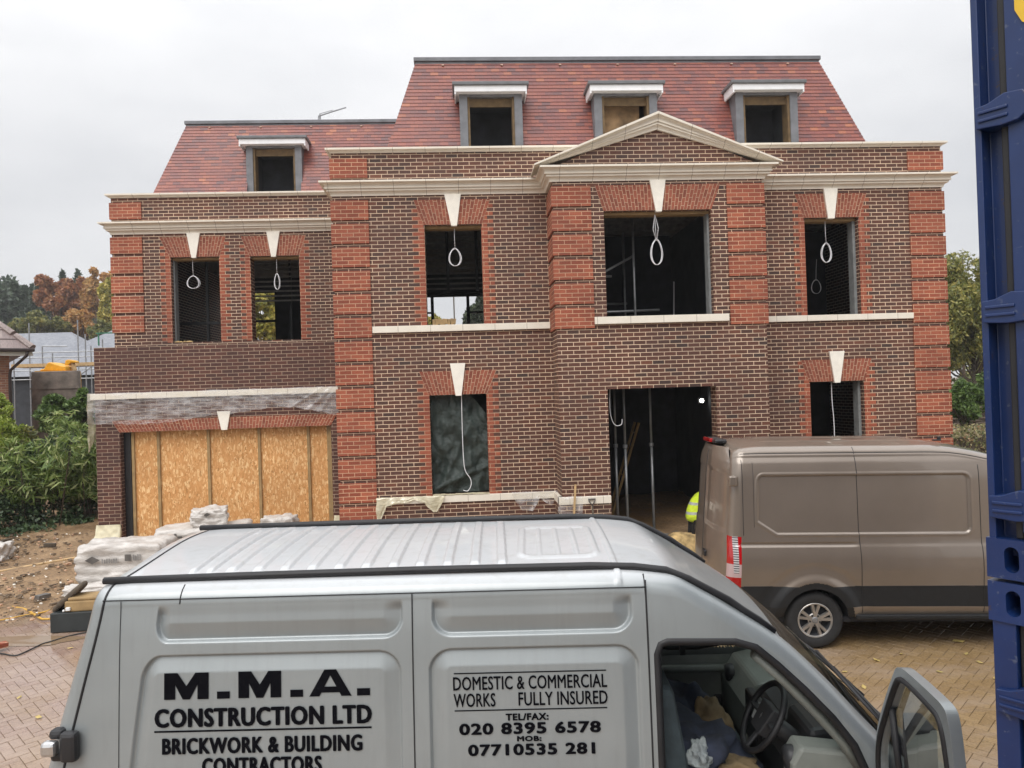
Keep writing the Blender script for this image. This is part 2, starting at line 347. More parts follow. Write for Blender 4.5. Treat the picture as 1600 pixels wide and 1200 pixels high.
def taillight():
    t = NT('tail light lens'); o = t.obj(); s = t.n('ShaderNodeSeparateXYZ', None, {0: o})
    c = t.ramp(t.n('ShaderNodeMapRange', None, {0: s.outputs[2], 1: .76, 2: 1.39, 3: 0.0, 4: 1.0}).outputs[0], [(0, (.36, .004, .006)), (.20, (.50, .36, .36)), (.46, (.42, .005, .007))], 'CONSTANT')
    w1 = t.n('ShaderNodeTexWave', {'wave_type': 'BANDS', 'bands_direction': 'Z'}, {'Vector': o, 'Scale': 11.0, 'Distortion': 0.0}).outputs[0]
    fr = t.n('ShaderNodeMapRange', None, {0: s.outputs[0], 1: .025, 2: .035, 3: 0.0, 4: 1.0}).outputs[0]
    fr2 = t.n('ShaderNodeMapRange', None, {0: s.outputs[0], 1: .090, 2: .095, 3: 1.0, 4: 0.0}).outputs[0]
    zz = t.n('ShaderNodeMapRange', None, {0: s.outputs[2], 1: .93, 2: .95, 3: 0.0, 4: 1.0}).outputs[0]
    band = t.math('MULTIPLY', t.math('MULTIPLY', fr, fr2), zz)
    c2 = t.ramp(w1, [(.4, (.10, .10, .11)), (.6, (.60, .58, .58))])
    c = t.mix(band, c, c2)
    return t.bsdf(Base_Color=c, Roughness=.12, Coat_Weight=1.0, Coat_Roughness=.03)
M['tail'] = taillight()
M['redlens'] = plain('red lens', (.45, .012, .015), .15, var=.05, bump=0, coat=1.0)
M['chrome'] = plain('satin metal', (.62, .62, .62), .3, .9, var=.05)
def emit(name, c, s):
    t = NT(name); e = t.n('ShaderNodeEmission', None, {0: (*c, 1), 1: s}); return t.surf(e.outputs[0])
M['lamp'] = emit('work lamp lens', (1, .97, .88), 18)
def tarp():
    t = NT('dark green tarpaulin'); p = t.obj(); n = t.noise(p, 3, 6, .6); n2 = t.noise(p, 9, 6, .7)
    c = t.ramp(n, [(.3, (.012, .020, .017)), (.7, (.040, .056, .049))])
    return t.bsdf(Base_Color=c, Roughness=.45, Normal=t.bump(n2, .6, .06))
M['tarp'] = tarp()
def clearbag():
    t = NT('clear plastic bag'); n = t.noise(t.obj(), 25, 4)
    tr = t.n('ShaderNodeBsdfTransparent', None, {0: (.9, .95, .95, 1)}); g = t.n('ShaderNodeBsdfPrincipled', None, {'Base Color': (.6, .66, .66, 1), 'Roughness': .15, 'Normal': t.bump(n, .8, .05)})
    return t.surf(t.n('ShaderNodeMixShader', None, {0: .45, 1: tr.outputs[0], 2: g.outputs[0]}).outputs[0])
M['clearbag'] = clearbag()
# ------------------------------------------------------------------ mesh helpers
def link_mesh(name, V, F, mats, parent=None, smooth=False, UV=None, fm=None, autouv=False, world=False):
    me = bpy.data.meshes.new(name)
    V = [tuple(v) for v in V]
    me.from_pydata(V, [], [tuple(f) for f in F])
    if not isinstance(mats, (list, tuple)): mats = [mats]
    for m in mats: me.materials.append(m)
    if fm is not None: me.polygons.foreach_set('material_index', fm)
    if smooth: me.polygons.foreach_set('use_smooth', [True] * len(me.polygons))
    if UV is not None or autouv:
        ul = me.uv_layers.new(name='UVMap')
        co = np.empty(len(me.vertices) * 3); me.vertices.foreach_get('co', co); co = co.reshape(-1, 3)
        arr = np.empty((len(me.loops), 2)); k = 0
        for pi, p in enumerate(me.polygons):
            u = UV[pi] if UV is not None and pi < len(UV) else None
            if u is not None:
                for q in u: arr[k] = q; k += 1
            else:
                n = p.normal; a = (abs(n.x), abs(n.y), abs(n.z)); ax = a.index(max(a))
                for vi in p.vertices:
                    c = co[vi]
                    arr[k] = (c[1], c[2]) if ax == 0 else ((c[0], c[2]) if ax == 1 else (c[0], c[1])); k += 1
        ul.data.foreach_set('uv', arr.ravel())
    o = bpy.data.objects.new(name, me); col.objects.link(o)
    if parent is not None:
        o.parent = parent
        if world: o.matrix_parent_inverse = parent.matrix_basis.inverted()
    return o

class MB:
    def __init__(s): s.V = []; s.F = []; s.UV = []; s.fm = []; s.marks = []
    def face(s, pts, uv=None, m=0):
        b = len(s.V); s.V += [tuple(p) for p in pts]; s.F.append(tuple(range(b, b + len(pts)))); s.UV.append(uv); s.fm.append(m)
    def mesh(s, V, F, m=0):
        b = len(s.V); s.marks.append((b, len(s.F))); s.V += [tuple(v) for v in V]
        for f in F: s.F.append(tuple(b + i for i in f)); s.UV.append(None); s.fm.append(m)
    def box(s, x0, x1, y0, y1, z0, z1, m=0, T=None):
        V = [(x, y, z) for x in (x0, x1) for y in (y0, y1) for z in (z0, z1)]
        F = [(0, 1, 3, 2), (4, 6, 7, 5), (0, 4, 5, 1), (2, 3, 7, 6), (0, 2, 6, 4), (1, 5, 7, 3)]
        if T is not None: V = [T @ Vector(v) for v in V]
        s.mesh(V, F, m)
    def cbox(s, c, size, rot=(0, 0, 0), m=0):
        T = Matrix.Translation(c) @ Euler(rot).to_matrix().to_4x4()
        a, b, d = size[0] / 2, size[1] / 2, size[2] / 2
        s.box(-a, a, -b, b, -d, d, m, T)
    def prism(s, poly, y0, y1, m=0, axis='y'):
        n = len(poly)
        def P(a, b, t): return (a, t, b) if axis == 'y' else ((t, a, b) if axis == 'x' else (a, b, t))
        V = [P(a, b, y0) for a, b in poly] + [P(a, b, y1) for a, b in poly]
        F = [tuple(range(n)), tuple(range(2 * n - 1, n - 1, -1))]
        for i in range(n):
            j = (i + 1) % n; F.append((j, i, i + n, j + n))
        s.mesh(V, F, m)
    def tube(s, pts, r, n=8, m=0, closed=False, flat=1.0):
        pts = [Vector(p) for p in pts]; N = len(pts); V = []; F = []
        up = Vector((0, 0, 1)); prev = None
        for i, p in enumerate(pts):
            a = pts[(i - 1) % N] if (closed or i > 0) else p; b = pts[(i + 1) % N] if (closed or i < N - 1) else p
            t = (b - a); t = t.normalized() if t.length > 1e-9 else Vector((0, 0, 1))
            if prev is None:
                x = t.cross(up); x = x.normalized() if x.length > 1e-3 else t.cross(Vector((1, 0, 0))).normalized()
            else:
                x = prev - t * prev.dot(t); x = x.normalized() if x.length > 1e-6 else t.orthogonal().normalized()
            prev = x; y = t.cross(x)
            rr = r[i] if isinstance(r, (list, tuple)) else r
            for k in range(n):
                an = 2 * PI * k / n; V.append(p + x * (math.cos(an) * rr) + y * (math.sin(an) * rr * flat))
        L = N if closed else N - 1
        for i in range(L):
            for k in range(n):
                a = i * n + k; b = i * n + (k + 1) % n; c = ((i + 1) % N) * n + (k + 1) % n; d = ((i + 1) % N) * n + k
                F.append((a, b, c, d))
        if not closed:
            F.append(tuple(range(n - 1, -1, -1))); F.append(tuple(range((N - 1) * n, N * n)))
        s.mesh(V, F, m)
    def lathe(s, prof, c, axis='z', n=24, m=0):
        V = []; F = []; K = len(prof)
        for k in range(n):
            an = 2 * PI * k / n; ca, sa = math.cos(an), math.sin(an)
            for r, h in prof:
                v = (r * ca, r * sa, h) if axis == 'z' else ((r * ca, h, r * sa) if axis == 'y' else (h, r * ca, r * sa))
                V.append((v[0] + c[0], v[1] + c[1], v[2] + c[2]))
        for k in range(n):
            for i in range(K - 1):
                a = k * K + i; b = ((k + 1) % n) * K + i
                F.append((a, b, b + 1, a + 1))
        s.mesh(V, F, m)
    def grid(s, fn, nu, nv, m=0, skip=None):
        V = [fn(i / nu, j / nv) for i in range(nu + 1) for j in range(nv + 1)]; F = []
        for i in range(nu):
            for j in range(nv):
                if skip and skip((i + .5) / nu, (j + .5) / nv): continue
                a = i * (nv + 1) + j; F.append((a, a + nv + 1, a + nv + 2, a + 1))
        s.mesh(V, F, m)
    def build_each(s, name, mats, parent, **k):
        for st, f0, en, f1 in s.prims():
            q = MB(); q.V = s.V[st:en]; q.F = [tuple(i - st for i in f) for f in s.F[f0:f1]]; q.UV = s.UV[f0:f1]; q.fm = s.fm[f0:f1]
            q.build(name, mats, parent, world=True, **k)
    def prims(s):
        m = s.marks + [(len(s.V), len(s.F))]
        return [(a[0], a[1], b[0], b[1]) for a, b in zip(m, m[1:])]
    def build(s, name, mats, parent=None, smooth=False, autouv=True, world=False, bevel=0):
        o = link_mesh(name, s.V, s.F, mats, parent, smooth, s.UV, s.fm, autouv, world)
        if bevel:
            b = o.modifiers.new('bevel', 'BEVEL'); b.width = bevel; b.segments = 2; b.limit_method = 'ANGLE'; b.angle_limit = R(40)
            b.harden_normals = False
        return o

def tag(o, label=None, cat=None, group=None, kind=None):
    if label: o['label'] = label
    if cat: o['category'] = cat
    if group: o['group'] = group
    if kind: o['kind'] = kind
    return o
def empty(name, loc, rz=0.0, label=None, cat=None, group=None, pitch=0.0):
    o = bpy.data.objects.new(name, None); col.objects.link(o)
    o.location = loc; o.rotation_euler = (0, pitch, rz); o.empty_display_size = .2
    return tag(o, label, cat, group)
def nse(x, y, z=0.0): return mnoise.noise(Vector((x, y, z)))
def smooth01(t): t = max(0.0, min(1.0, t)); return t * t * (3 - 2 * t)

# ------------------------------------------------------------------ the ground
def base_z(x, y):
    return max(0.0, .05 * (y - 5.5)) - .0 if y < 40 else 1.725
def mud_z(x, y):
    return base_z(x, y) + .05 * nse(x * .7, y * .7) + .035 * nse(x * 2.1, y * 2.1, 3) + .018 * nse(x * 6, y * 6, 5)
def make_ground():
    xs = np.concatenate([np.linspace(-900, -40, 12)[:-1], np.linspace(-40, 40, 41), np.linspace(40, 900, 12)[1:]])
    ys = np.concatenate([np.linspace(-300, -10, 8)[:-1], np.linspace(-10, 60, 36), np.linspace(60, 2200, 18)[1:]])
    V = [(x, y, base_z(x, y) - .09) for x in xs for y in ys]; ny = len(ys)
    F = [(i * ny + j, (i + 1) * ny + j, (i + 1) * ny + j + 1, i * ny + j + 1) for i in range(len(xs) - 1) for j in range(ny - 1)]
    o = link_mesh('ground', V, F, M['soil'], smooth=True); o['kind'] = 'structure'
    # block paving, every block laid in herringbone, on a sand bed
    mb = MB()
    mb.grid(lambda a, b: (-16 + 32 * a, -2 + 16 * b, base_z(0, -2 + 16 * b) - .012), 4, 60)
    o = mb.build('paving_bed', M['joint'], smooth=True); o['kind'] = 'structure'
    V = []; F = []
    wd = .105; ca, sa = math.cos(R(42)), math.sin(R(42))
    X0, X1, Y0, Y1 = -9.2, 10.5, 3.6, 13.2
    lim = int(16 / wd)
    for i in range(-lim, lim):
        for j in range(-lim, lim):
            s4 = (i - j) % 4
            if s4 == 0: bx0, bx1, by0, by1 = i, i + 2, j, j + 1
            elif s4 == 3: bx0, bx1, by0, by1 = i, i + 1, j, j + 2
            else: continue
            cx, cy = (bx0 + bx1) / 2 * wd, (by0 + by1) / 2 * wd
            wx = cx * ca - cy * sa + .6; wy = cx * sa + cy * ca + 8.4
            if not (X0 < wx < X1 and Y0 < wy < Y1): continue
            hx = (bx1 - bx0) / 2 * wd - .0015; hy = (by1 - by0) / 2 * wd - .0015
            z = base_z(wx, wy) + random.gauss(0, .0008); tx, ty = random.gauss(0, .007), random.gauss(0, .007)
            b = len(V); ch = .003
            for (ex, ey, dz) in ((hx, hy, -.006), (hx - ch, hy - ch, 0)):
                for sx_, sy_ in ((-1, -1), (1, -1), (1, 1), (-1, 1)):
                    px, py = cx + sx_ * ex, cy + sy_ * ey
                    qx, qy = px * ca - py * sa + .6, px * sa + py * ca + 8.4
                    V.append((qx, qy, z + base_z(qx, qy) - base_z(wx, wy) + dz + tx * (qx - wx) + ty * (qy - wy)))
            F += [(b + 4, b + 5, b + 6, b + 7)] + [(b + k, b + (k + 1) % 4, b + 4 + (k + 1) % 4, b + 4 + k) for k in range(4)]
    o = link_mesh('block_paving', V, F, M['paver']); o['kind'] = 'structure'
    # churned earth in front of the house, feathering out over the paving
    nx, ny = 250, 130
    x0, x1, y0, y1 = -15.0, 12.5, 10.6, 23.0
    V = []
    for i in range(nx + 1):
        for j in range(ny + 1):
            x = x0 + (x1 - x0) * i / nx; y = y0 + (y1 - y0) * (j / ny) ** 1.35
            edge = 11.55 + .55 * nse(x * .55, 2.2) + .22 * nse(x * 1.9, 7.7) + (1.0 if x > -1 else 1.0 * smooth01((x + 4) / 3))
            t = smooth01((y - edge) / .55)
            V.append((x, y, base_z(x, y) - .05 + t * (.075 + mud_z(x, y) - base_z(x, y) + .03 * smooth01((y - edge) / 2))))
    F = [(i * (ny + 1) + j, (i + 1) * (ny + 1) + j, (i + 1) * (ny + 1) + j + 1, i * (ny + 1) + j + 1) for i in range(nx) for j in range(ny)]
    o = link_mesh('mud', V, F, M['mud'], smooth=True); o['kind'] = 'structure'
make_ground()

# ------------------------------------------------------------------ the house
YM = 14.7; YB = 13.9; YW = 17.85; YG = 16.3; YR = 25.0
house = empty('brick_house', (3.6, YM, .45), 0, 'large unfinished brick house with red quoins, cream stone cornices and tiled mansard roof', 'house')
def hb(mb, name, mats, parent=None, **k): return mb.build(name, mats, parent or house, world=True if parent is None else False, **k) if parent is None else mb.build(name, mats, parent, **k)

def wall(mb, y0, t, x0, x1, z0, z1, holes, axis='y', m=0, back=True):
    """a wall of thickness t with rectangular openings and real reveals"""
    xs = sorted({x0, x1, *[h[0] for h in holes], *[h[1] for h in holes]}); zs = sorted({z0, z1, *[h[2] for h in holes], *[h[3] for h in holes]})
    xs = [x for x in xs if x0 <= x <= x1]; zs = [z for z in zs if z0 <= z <= z1]
    def solid(i, j):
        if i < 0 or j < 0 or i >= len(xs) - 1 or j >= len(zs) - 1: return False
        cx, cz = (xs[i] + xs[i + 1]) / 2, (zs[j] + zs[j + 1]) / 2
        return not any(h[0] < cx < h[1] and h[2] < cz < h[3] for h in holes)
    P = (lambda a, b, c: (a, b, c)) if axis == 'y' else (lambda a, b, c: (b, a, c))
    y1 = y0 + t
    for i in range(len(xs) - 1):
        for j in range(len(zs) - 1):
            if not solid(i, j): continue
            a, b, c, d = xs[i], xs[i + 1], zs[j], zs[j + 1]
            mb.face([P(a, y0, c), P(b, y0, c), P(b, y0, d), P(a, y0, d)], m=m)
            if back: mb.face([P(b, y1, c), P(a, y1, c), P(a, y1, d), P(b, y1, d)], m=m)
            if not solid(i - 1, j): mb.face([P(a, y1, c), P(a, y0, c), P(a, y0, d), P(a, y1, d)], m=m)
            if not solid(i + 1, j): mb.face([P(b, y0, c), P(b, y1, c), P(b, y1, d), P(b, y0, d)], m=m)
            if not solid(i, j - 1): mb.face([P(a, y1, c), P(b, y1, c), P(b, y0, c), P(a, y0, c)], m=m)
            if not solid(i, j + 1): mb.face([P(a, y0, d), P(b, y0, d), P(b, y1, d), P(a, y1, d)], m=m)

W1 = (-.675, .42, 4.80, 6.735); W2 = (-.68, .42, 1.53, 3.455); W3 = (6.835, 7.935, 4.80, 6.74); W4 = (6.83, 7.93, 1.53, 3.48)
WB = (2.665, 4.68, 4.80, 6.755); WD = (2.63, 4.672, .3, 3.465)
WA1 = (-6.615, -5.535, 4.84, 6.79); WA2 = (-4.83, -3.725, 4.84, 6.78)
GO = (-7.17, -2.84, .3, 2.885)
mb = MB()
wall(mb, YM, .33, -2.41, 9.69, .2, 8.14, [W1, W2, W3, W4, (2.0, 5.4, .2, 7.0)])
wall(mb, -2.41, .33, YM + .331, YW, .2, 8.14, [], 'x'); wall(mb, 9.36, .33, YM + .331, YR, .2, 8.14, [], 'x')
hb(mb, 'main_wall', M['brick'])
mb = MB()
wall(mb, YB, .33, 1.73, 5.67, .2, 7.35, [WB, WD])
wall(mb, 1.73, .3, YB + .331, YM - .001, .2, 7.35, [], 'x'); wall(mb, 5.37, .3, YB + .331, YM - .001, .2, 7.35, [], 'x')
hb(mb, 'bay_wall', M['brick'])
mb = MB()
wall(mb, YW, .33, -7.91, -2.412, .2, 8.16, [WA1, WA2]); wall(mb, -7.91, .33, YW + .331, YR, .2, 8.16, [], 'x')
hb(mb, 'wing_wall', M['brick'])
mb = MB()
wall(mb, YG, .33, -7.65, -2.412, .2, 4.655, [GO]); wall(mb, -7.65, .33, YG + .331, YW - .001, .2, 4.655, [], 'x')
mb.box(-7.3, -2.42, YG + .34, YW - .01, 4.2, 4.3)
hb(mb, 'garage_wall', M['garagebrick'])
# rear walls with openings that let the trees behind show through
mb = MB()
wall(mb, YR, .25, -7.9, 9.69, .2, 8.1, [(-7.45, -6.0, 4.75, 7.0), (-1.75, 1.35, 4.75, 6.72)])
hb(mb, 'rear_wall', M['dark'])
mb = MB()
mb.box(-7.55, -2.42, YW + .34, YR - .01, 3.70, 3.98); mb.box(-2.07, 9.35, YM + .34, YR - .01, 3.70, 3.98); mb.box(-2.0, 9.35, YM + .34, YR - .01, .2, .52); mb.box(2.03, 5.36, YB + .34, YM + .33, 3.70, 3.98); mb.box(2.03, 5.36, YB + .1, YM + .33, .2, .515)
mb.build_each('floor_slab', M['concrete'], house)
mb = MB()
mb.box(2.03, 5.36, YB + .34, YM + .3, 7.02, 7.1); mb.box(-7.55, -2.42, YW + .34, YR - .01, 7.62, 7.7); mb.box(-2.0, 9.35, YM + .34, YR - .01, 7.62, 7.7)
for k in range(26):
    y = YM + .7 + k * .4; mb.box(-2.0, 9.35, y, y + .05, 7.36, 7.6)
    if y > YW + .4: mb.box(-7.55, -2.42, y, y + .05, 7.36, 7.6)
hb(mb, 'ceiling_joist', M['darkwood'])
mb = MB()   # inner partitions, room shade painted into their colour
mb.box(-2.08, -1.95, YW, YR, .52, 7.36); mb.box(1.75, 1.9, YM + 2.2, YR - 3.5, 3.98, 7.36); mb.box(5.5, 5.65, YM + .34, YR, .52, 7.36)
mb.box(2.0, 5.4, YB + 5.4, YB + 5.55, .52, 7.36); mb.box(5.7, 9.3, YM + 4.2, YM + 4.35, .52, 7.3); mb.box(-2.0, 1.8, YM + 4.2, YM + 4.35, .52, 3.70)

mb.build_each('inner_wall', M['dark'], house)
def rear_frame(x0, x1, z0, z1, xsplit, zs):
    mb = MB(); y = YR + .08
    for x in [x0, *xsplit, x1]: mb.box(x - .05, x + .05, y, y + .07, z0, z1)
    for z in zs: mb.box(x0, x1, y + .01, y + .06, z - .04, z + .04)
    hb(mb, 'rear_window_frame', M['blackframe'])
rear_frame(-1.75, 1.35, 4.75, 6.72, (-.97, .20), (4.8, 6.68)); mb = MB(); mb.box(.25, 1.3, YR + .09, YR + .14, 6.08, 6.15); mb.box(-1.7, -1.02, YR + .09, YR + .14, 6.1, 6.16); mb.build_each('rear_window_rail', M['blackframe'], house)
rear_frame(-7.45, -6.0, 4.75, 7.0, (-6.95,), (4.8, 6.0, 6.95))
mb = MB()
for x in (-6.25, -5.9): mb.box(x, x + .06, YW + 1.2, YW + 1.26, 3.98, 7.36)
mb.box(-7.5, -5.5, YW + 1.21, YW + 1.25, 5.35, 5.42)
for (x, y) in ((-4.55, YW + 2.6), (-4.1, YW + 3.5), (-3.6, YW + 2.9)): mb.box(x, x + .06, y, y + .06, 3.98, 7.36)
mb.build_each('stud', M['blackframe'], house)

for k in range(11):
    mb = MB(); mb.box(-1.94, 1.74, 18.4, 18.43, 5.98 + k * .125, 6.02 + k * .125); hb(mb, 'lath', M['lath'])
    mb = MB(); mb.box(-5.9, -2.45, 20.2, 20.23, 6.02 + k * .125, 6.06 + k * .125); hb(mb, 'lath', M['lath'])
for x in (-1.1, -.35, .35, .95):
    mb = MB(); mb.box(x, x + .07, 18.32, 18.398, 5.9, 7.36); hb(mb, 'stud', M['blackframe'])
# quoins: red blocks of five courses, one recessed dark course between
def quoin(x0, x1, y, blocks, proud=.03, side=None, depth=.35):
    mb = MB()
    for z0, z1 in blocks: mb.box(x0, x1, y - proud, y + depth, z0, z1)
    return hb(mb, 'quoin', M['redbrick'], bevel=.004)
def blk(ztop, n, zmin=.2):
    out = []
    for k in range(n):
        t = ztop - .45 * k; b = t - .375
        if t > zmin: out.append((max(b, zmin), t))
    return out
QT = 7.225
quoin(-2.445, -1.73, YM, blk(QT, 16)); quoin(8.99, 9.725, YM, blk(QT, 16))
quoin(1.695, 2.43, YB, blk(QT, 6), depth=.79); quoin(4.985, 5.705, YB, blk(QT, 6), depth=.79)
quoin(-7.945, -7.235, YW, blk(7.265, 5))
quoin(-2.445, -1.73, YM, [(7.66, 8.035)]); quoin(8.99, 9.725, YM, [(7.66, 8.035)]); quoin(-7.945, -7.235, YW, [(7.68, 8.055)])

# mitred mouldings swept along the wall line
def sweep(path, prof, name, mat, closed_ends=True):
    P = [Vector((x, y)) for x, y in path]; n = len(P); dirs = [(P[i + 1] - P[i]).normalized() for i in range(n - 1)]
    nor = [Vector((d.y, -d.x)) for d in dirs]
    offs = []
    for i in range(n):
        if i == 0: offs.append(nor[0])
        elif i == n - 1: offs.append(nor[-1])
        else:
            b = nor[i - 1] + nor[i]; offs.append(b / max(.2, b.dot(nor[i])))
    mb = MB(); K = len(prof)
    V = [(P[i].x + offs[i].x * p, P[i].y + offs[i].y * p, z) for i in range(n) for p, z in prof]; F = []
    for i in range(n - 1):
        for k in range(K - 1):
            a = i * K + k; F.append((a, a + K, a + K + 1, a + 1))
    F.append(tuple(range(K - 1, -1, -1))); F.append(tuple((n - 1) * K + k for k in range(K)))
    mb.mesh(V, F)
    return hb(mb, name, mat)
CORN = [(-.1, 7.31), (.025, 7.31), (.025, 7.322), (.03, 7.345), (.05, 7.372), (.095, 7.388), (.095, 7.422), (.082, 7.425), (.128, 7.430), (.128, 7.466), (.115, 7.469), (.125, 7.495), (.155, 7.516), (.205, 7.526), (.215, 7.528), (.215, 7.562), (-.1, 7.60)]
COPE = [(-.1, 8.135), (.02, 8.135), (.022, 8.15), (.04, 8.168), (.085, 8.178), (.098, 8.18), (.098, 8.217), (-.30, 8.245), (-.36, 8.14)]
sweep([(-2.41, 20.0), (-2.41, YM), (1.70, YM), (1.70, YB), (5.70, YB), (5.70, YM), (9.69, YM), (9.69, 24.9)], CORN, 'cornice', M['stone'])
sweep([(-2.41, 24.9), (-2.41, YM), (9.69, YM), (9.69, 24.9)], COPE, 'coping', M['stone'])
sweep([(-7.91, 24.9), (-7.91, YW), (-2.62, YW)], [(p, z + .02) for p, z in CORN], 'cornice', M['stone'])
sweep([(-7.91, 24.9), (-7.91, YW), (-2.52, YW)], [(p, z + .03) for p, z in COPE], 'coping', M['stone'])
# pediment over the bay
PX, PZ0, PZ1, PH = 3.70, 7.585, 8.53, 2.21
mb = MB(); mb.prism([(1.75, PZ0), (5.65, PZ0), (PX, 8.40)], YB, YM - .01); hb(mb, 'tympanum', M['brick'])
mb = MB()
RP = [(-.02, -.26), (.05, -.26), (.055, -.228), (.075, -.200), (.11, -.188), (.11, -.152), (.098, -.149), (.135, -.144), (.135, -.108), (.122, -.105), (.132, -.078), (.16, -.055), (.20, -.044), (.21, -.042), (.21, 0.0), (-.75, .012)]
for sgn in (-1, 1):
    x_tip = PX + sgn * (PH + .10); sl = (PZ1 - PZ0 - .05) / PH
    V = []; K = len(RP)
    for (p, h) in RP:
        V.append((PX, YB - p, PZ1 + h * 1.09))
    for (p, h) in RP:
        zt = PZ1 - sl * (PH + .10); V.append((x_tip, YB - p, max(zt + h * 1.09, PZ0 - .02 + .0 * p)))
    F = []
    for k in range(K - 1):
        q = (k, K + k, K + k + 1, k + 1); F.append(q if sgn > 0 else q[::-1])
    F.append(tuple(range(K, 2 * K)) if sgn > 0 else tuple(range(2 * K - 1, K - 1, -1)))
    mb.mesh(V, F)
mb.build_each('raking_cornice', M['stone'], house)
# string courses and plinth band
def stone_bar(x0, x1, y, z0, z1, name='window_sill', proud=.07):
    mb = MB(); mb.box(x0, x1, y - proud, y + .12, z0, z1); return hb(mb, name, M['stone'], bevel=.006)
stone_bar(-1.715, 1.69, YM, 4.675, 4.80); stone_bar(5.71, 8.975, YM, 4.685, 4.80); stone_bar(2.425, 4.945, YB, 4.665, 4.80)
stone_bar(-1.72, 1.70, YM, 1.40, 1.525, 'plinth_band'); stone_bar(1.66, 2.62, YB, 1.38, 1.515, 'plinth_band'); stone_bar(4.69, 5.75, YB, 1.38, 1.515, 'plinth_band'); stone_bar(5.76, 8.98, YM, 1.40, 1.525, 'plinth_band')
mb = MB(); mb.box(1.66, 1.728, YB, YM - .075, 1.38, 1.515); hb(mb, 'plinth_band', M['stone'])
stone_bar(-7.71, -2.45, YG, 3.575, 3.695, 'string_course', .08)
mb = MB(); mb.box(-1.72, 1.70, YM - .045, YM + .02, .2, 1.40); mb.box(1.685, 2.62, YB - .045, YB + .02, .2, 1.38); mb.box(4.70, 5.72, YB - .045, YB + .02, .2, 1.38); mb.box(5.76, 8.98, YM - .045, YM + .02, .2, 1.40); mb.box(1.685, 1.727, YB + .022, YM - .05, .2, 1.38)
mb.build_each('plinth', M['brick'], house)

# flat arches of fanned bricks, keystones, toothed red jambs
def arch(y, xb0, xb1, zb, xt0, xt1, zt, key, jamb_z0=None, jl=True, jr=True):
    mb = MB(); N = 36; H = zt - zb; wb = xb1 - xb0; ws = (wb + xt1 - xt0) / 2; yf = y - .010
    for i in range(N):
        a, b = i / N, (i + 1) / N
        p = [(xb0 + wb * a, yf, zb), (xb0 + wb * b, yf, zb), (xt0 + (xt1 - xt0) * b, yf, zt), (xt0 + (xt1 - xt0) * a, yf, zt)]
        mb.face(p, [(0, ws * a), (0, ws * b), (H, ws * b), (H, ws * a)])
    mb.face([(xb0, yf, zb), (xb0, y + .02, zb), (xb1, y + .02, zb), (xb1, yf, zb)]); mb.face([(xt0, yf, zt), (xt1, yf, zt), (xt1, y + .01, zt), (xt0, y + .01, zt)])
    mb.face([(xb0, y + .01, zb), (xb0, yf, zb), (xt0, yf, zt), (xt0, y + .01, zt)]); mb.face([(xb1, yf, zb), (xb1, y + .01, zb), (xt1, y + .01, zt), (xt1, yf, zt)])
    hb(mb, 'flat_arch', M['arch'])
    kb0, kb1, kt0, kt1, k0, k1 = key
    mb = MB(); mb.prism([(kb0, k0), (kb1, k0), (kt1, k1), (kt0, k1)], y - .05, y + .05); hb(mb, 'keystone', M['keystone'], bevel=.004)
    if jamb_z0 is not None:
        mbs = (MB(), MB()); on = [True, True]
        z = math.floor(jamb_z0 / .075) * .075
        k = 0
        while z < zt - .01:
            z0, z1 = max(z, jamb_z0), min(z + .075, zt)
            wl = .232 if k % 2 else .118; wr = .118 if k % 2 else .232
            if z1 <= zb + .001: eb0, eb1 = xb0 + .012, xb1 - .012
            else:
                f = (max(z0, zb) - zb) / H; eb0 = xb0 + (xt0 - xb0) * f - .002; eb1 = xb1 + (xt1 - xb1) * f + .002
            lx, rx_ = xb0 + .012 - wl, xb1 - .012 + wr
            on = [on[0] and eb0 - lx > .006, on[1] and rx_ - eb1 > .006]
            if jl and on[0]: mbs[0].box(lx, eb0, y - .004, y + .03, z0, z1)
            if jr and on[1]: mbs[1].box(eb1, rx_, y - .004, y + .03, z0, z1)
            z += .075; k += 1
        for q in mbs: hb(q, 'window_jamb', M['redbrick'])
arch(YM, -.69, .43, 6.735, -.87, .61, 7.217, (-.157, -.046, -.275, .044, 6.70, 7.312), 4.80)
arch(YM, -.69, .43, 3.455, -.86, .63, 3.915, (-.173, -.06, -.265, .03, 3.43, 4.056), 1.525)
arch(YM, 6.82, 7.95, 6.74, 6.65, 8.13, 7.218, (7.303, 7.434, 7.231, 7.519, 6.71, 7.312), 4.80)
arch(YM, 6.82, 7.95, 3.48, 6.664, 8.105, 3.915, (7.32, 7.435, 7.231, 7.54, 3.45, 4.075), 1.525)
arch(YB, 2.66, 4.69, 6.758, 2.513, 4.875, 7.233, (3.635, 3.743, 3.533, 3.834, 6.72, 7.312))
arch(YW, -6.63, -5.52, 6.79, -6.857, -5.365, 7.255, (-6.137, -6.037, -6.237, -5.936, 6.76, 7.332), 4.84)
arch(YW, -4.845, -3.71, 6.78, -5.033, -3.552, 7.245, (-4.345, -4.24, -4.44, -4.136, 6.75, 7.332), 4.84)
arch(YG, -7.17, -2.84, 2.885, -7.33, -2.70, 3.13, (-5.091, -4.973, -5.172, -4.897, 2.865, 3.256))
mb = MB()
for (x0, x1, y, z0, z1) in ((7.875, 7.933, YM, 4.8, 6.735), (7.875, 7.928, YM, 1.53, 3.475), (4.64, 4.678, YB, 4.8, 6.75), (-6.613, -6.58, YW, 4.84, 6.785)):
    mb.box(x0, x1, y + .13, y + .325, z0, z1)
mb.build_each('cavity_closer', M['closer'], house)
mb = MB()
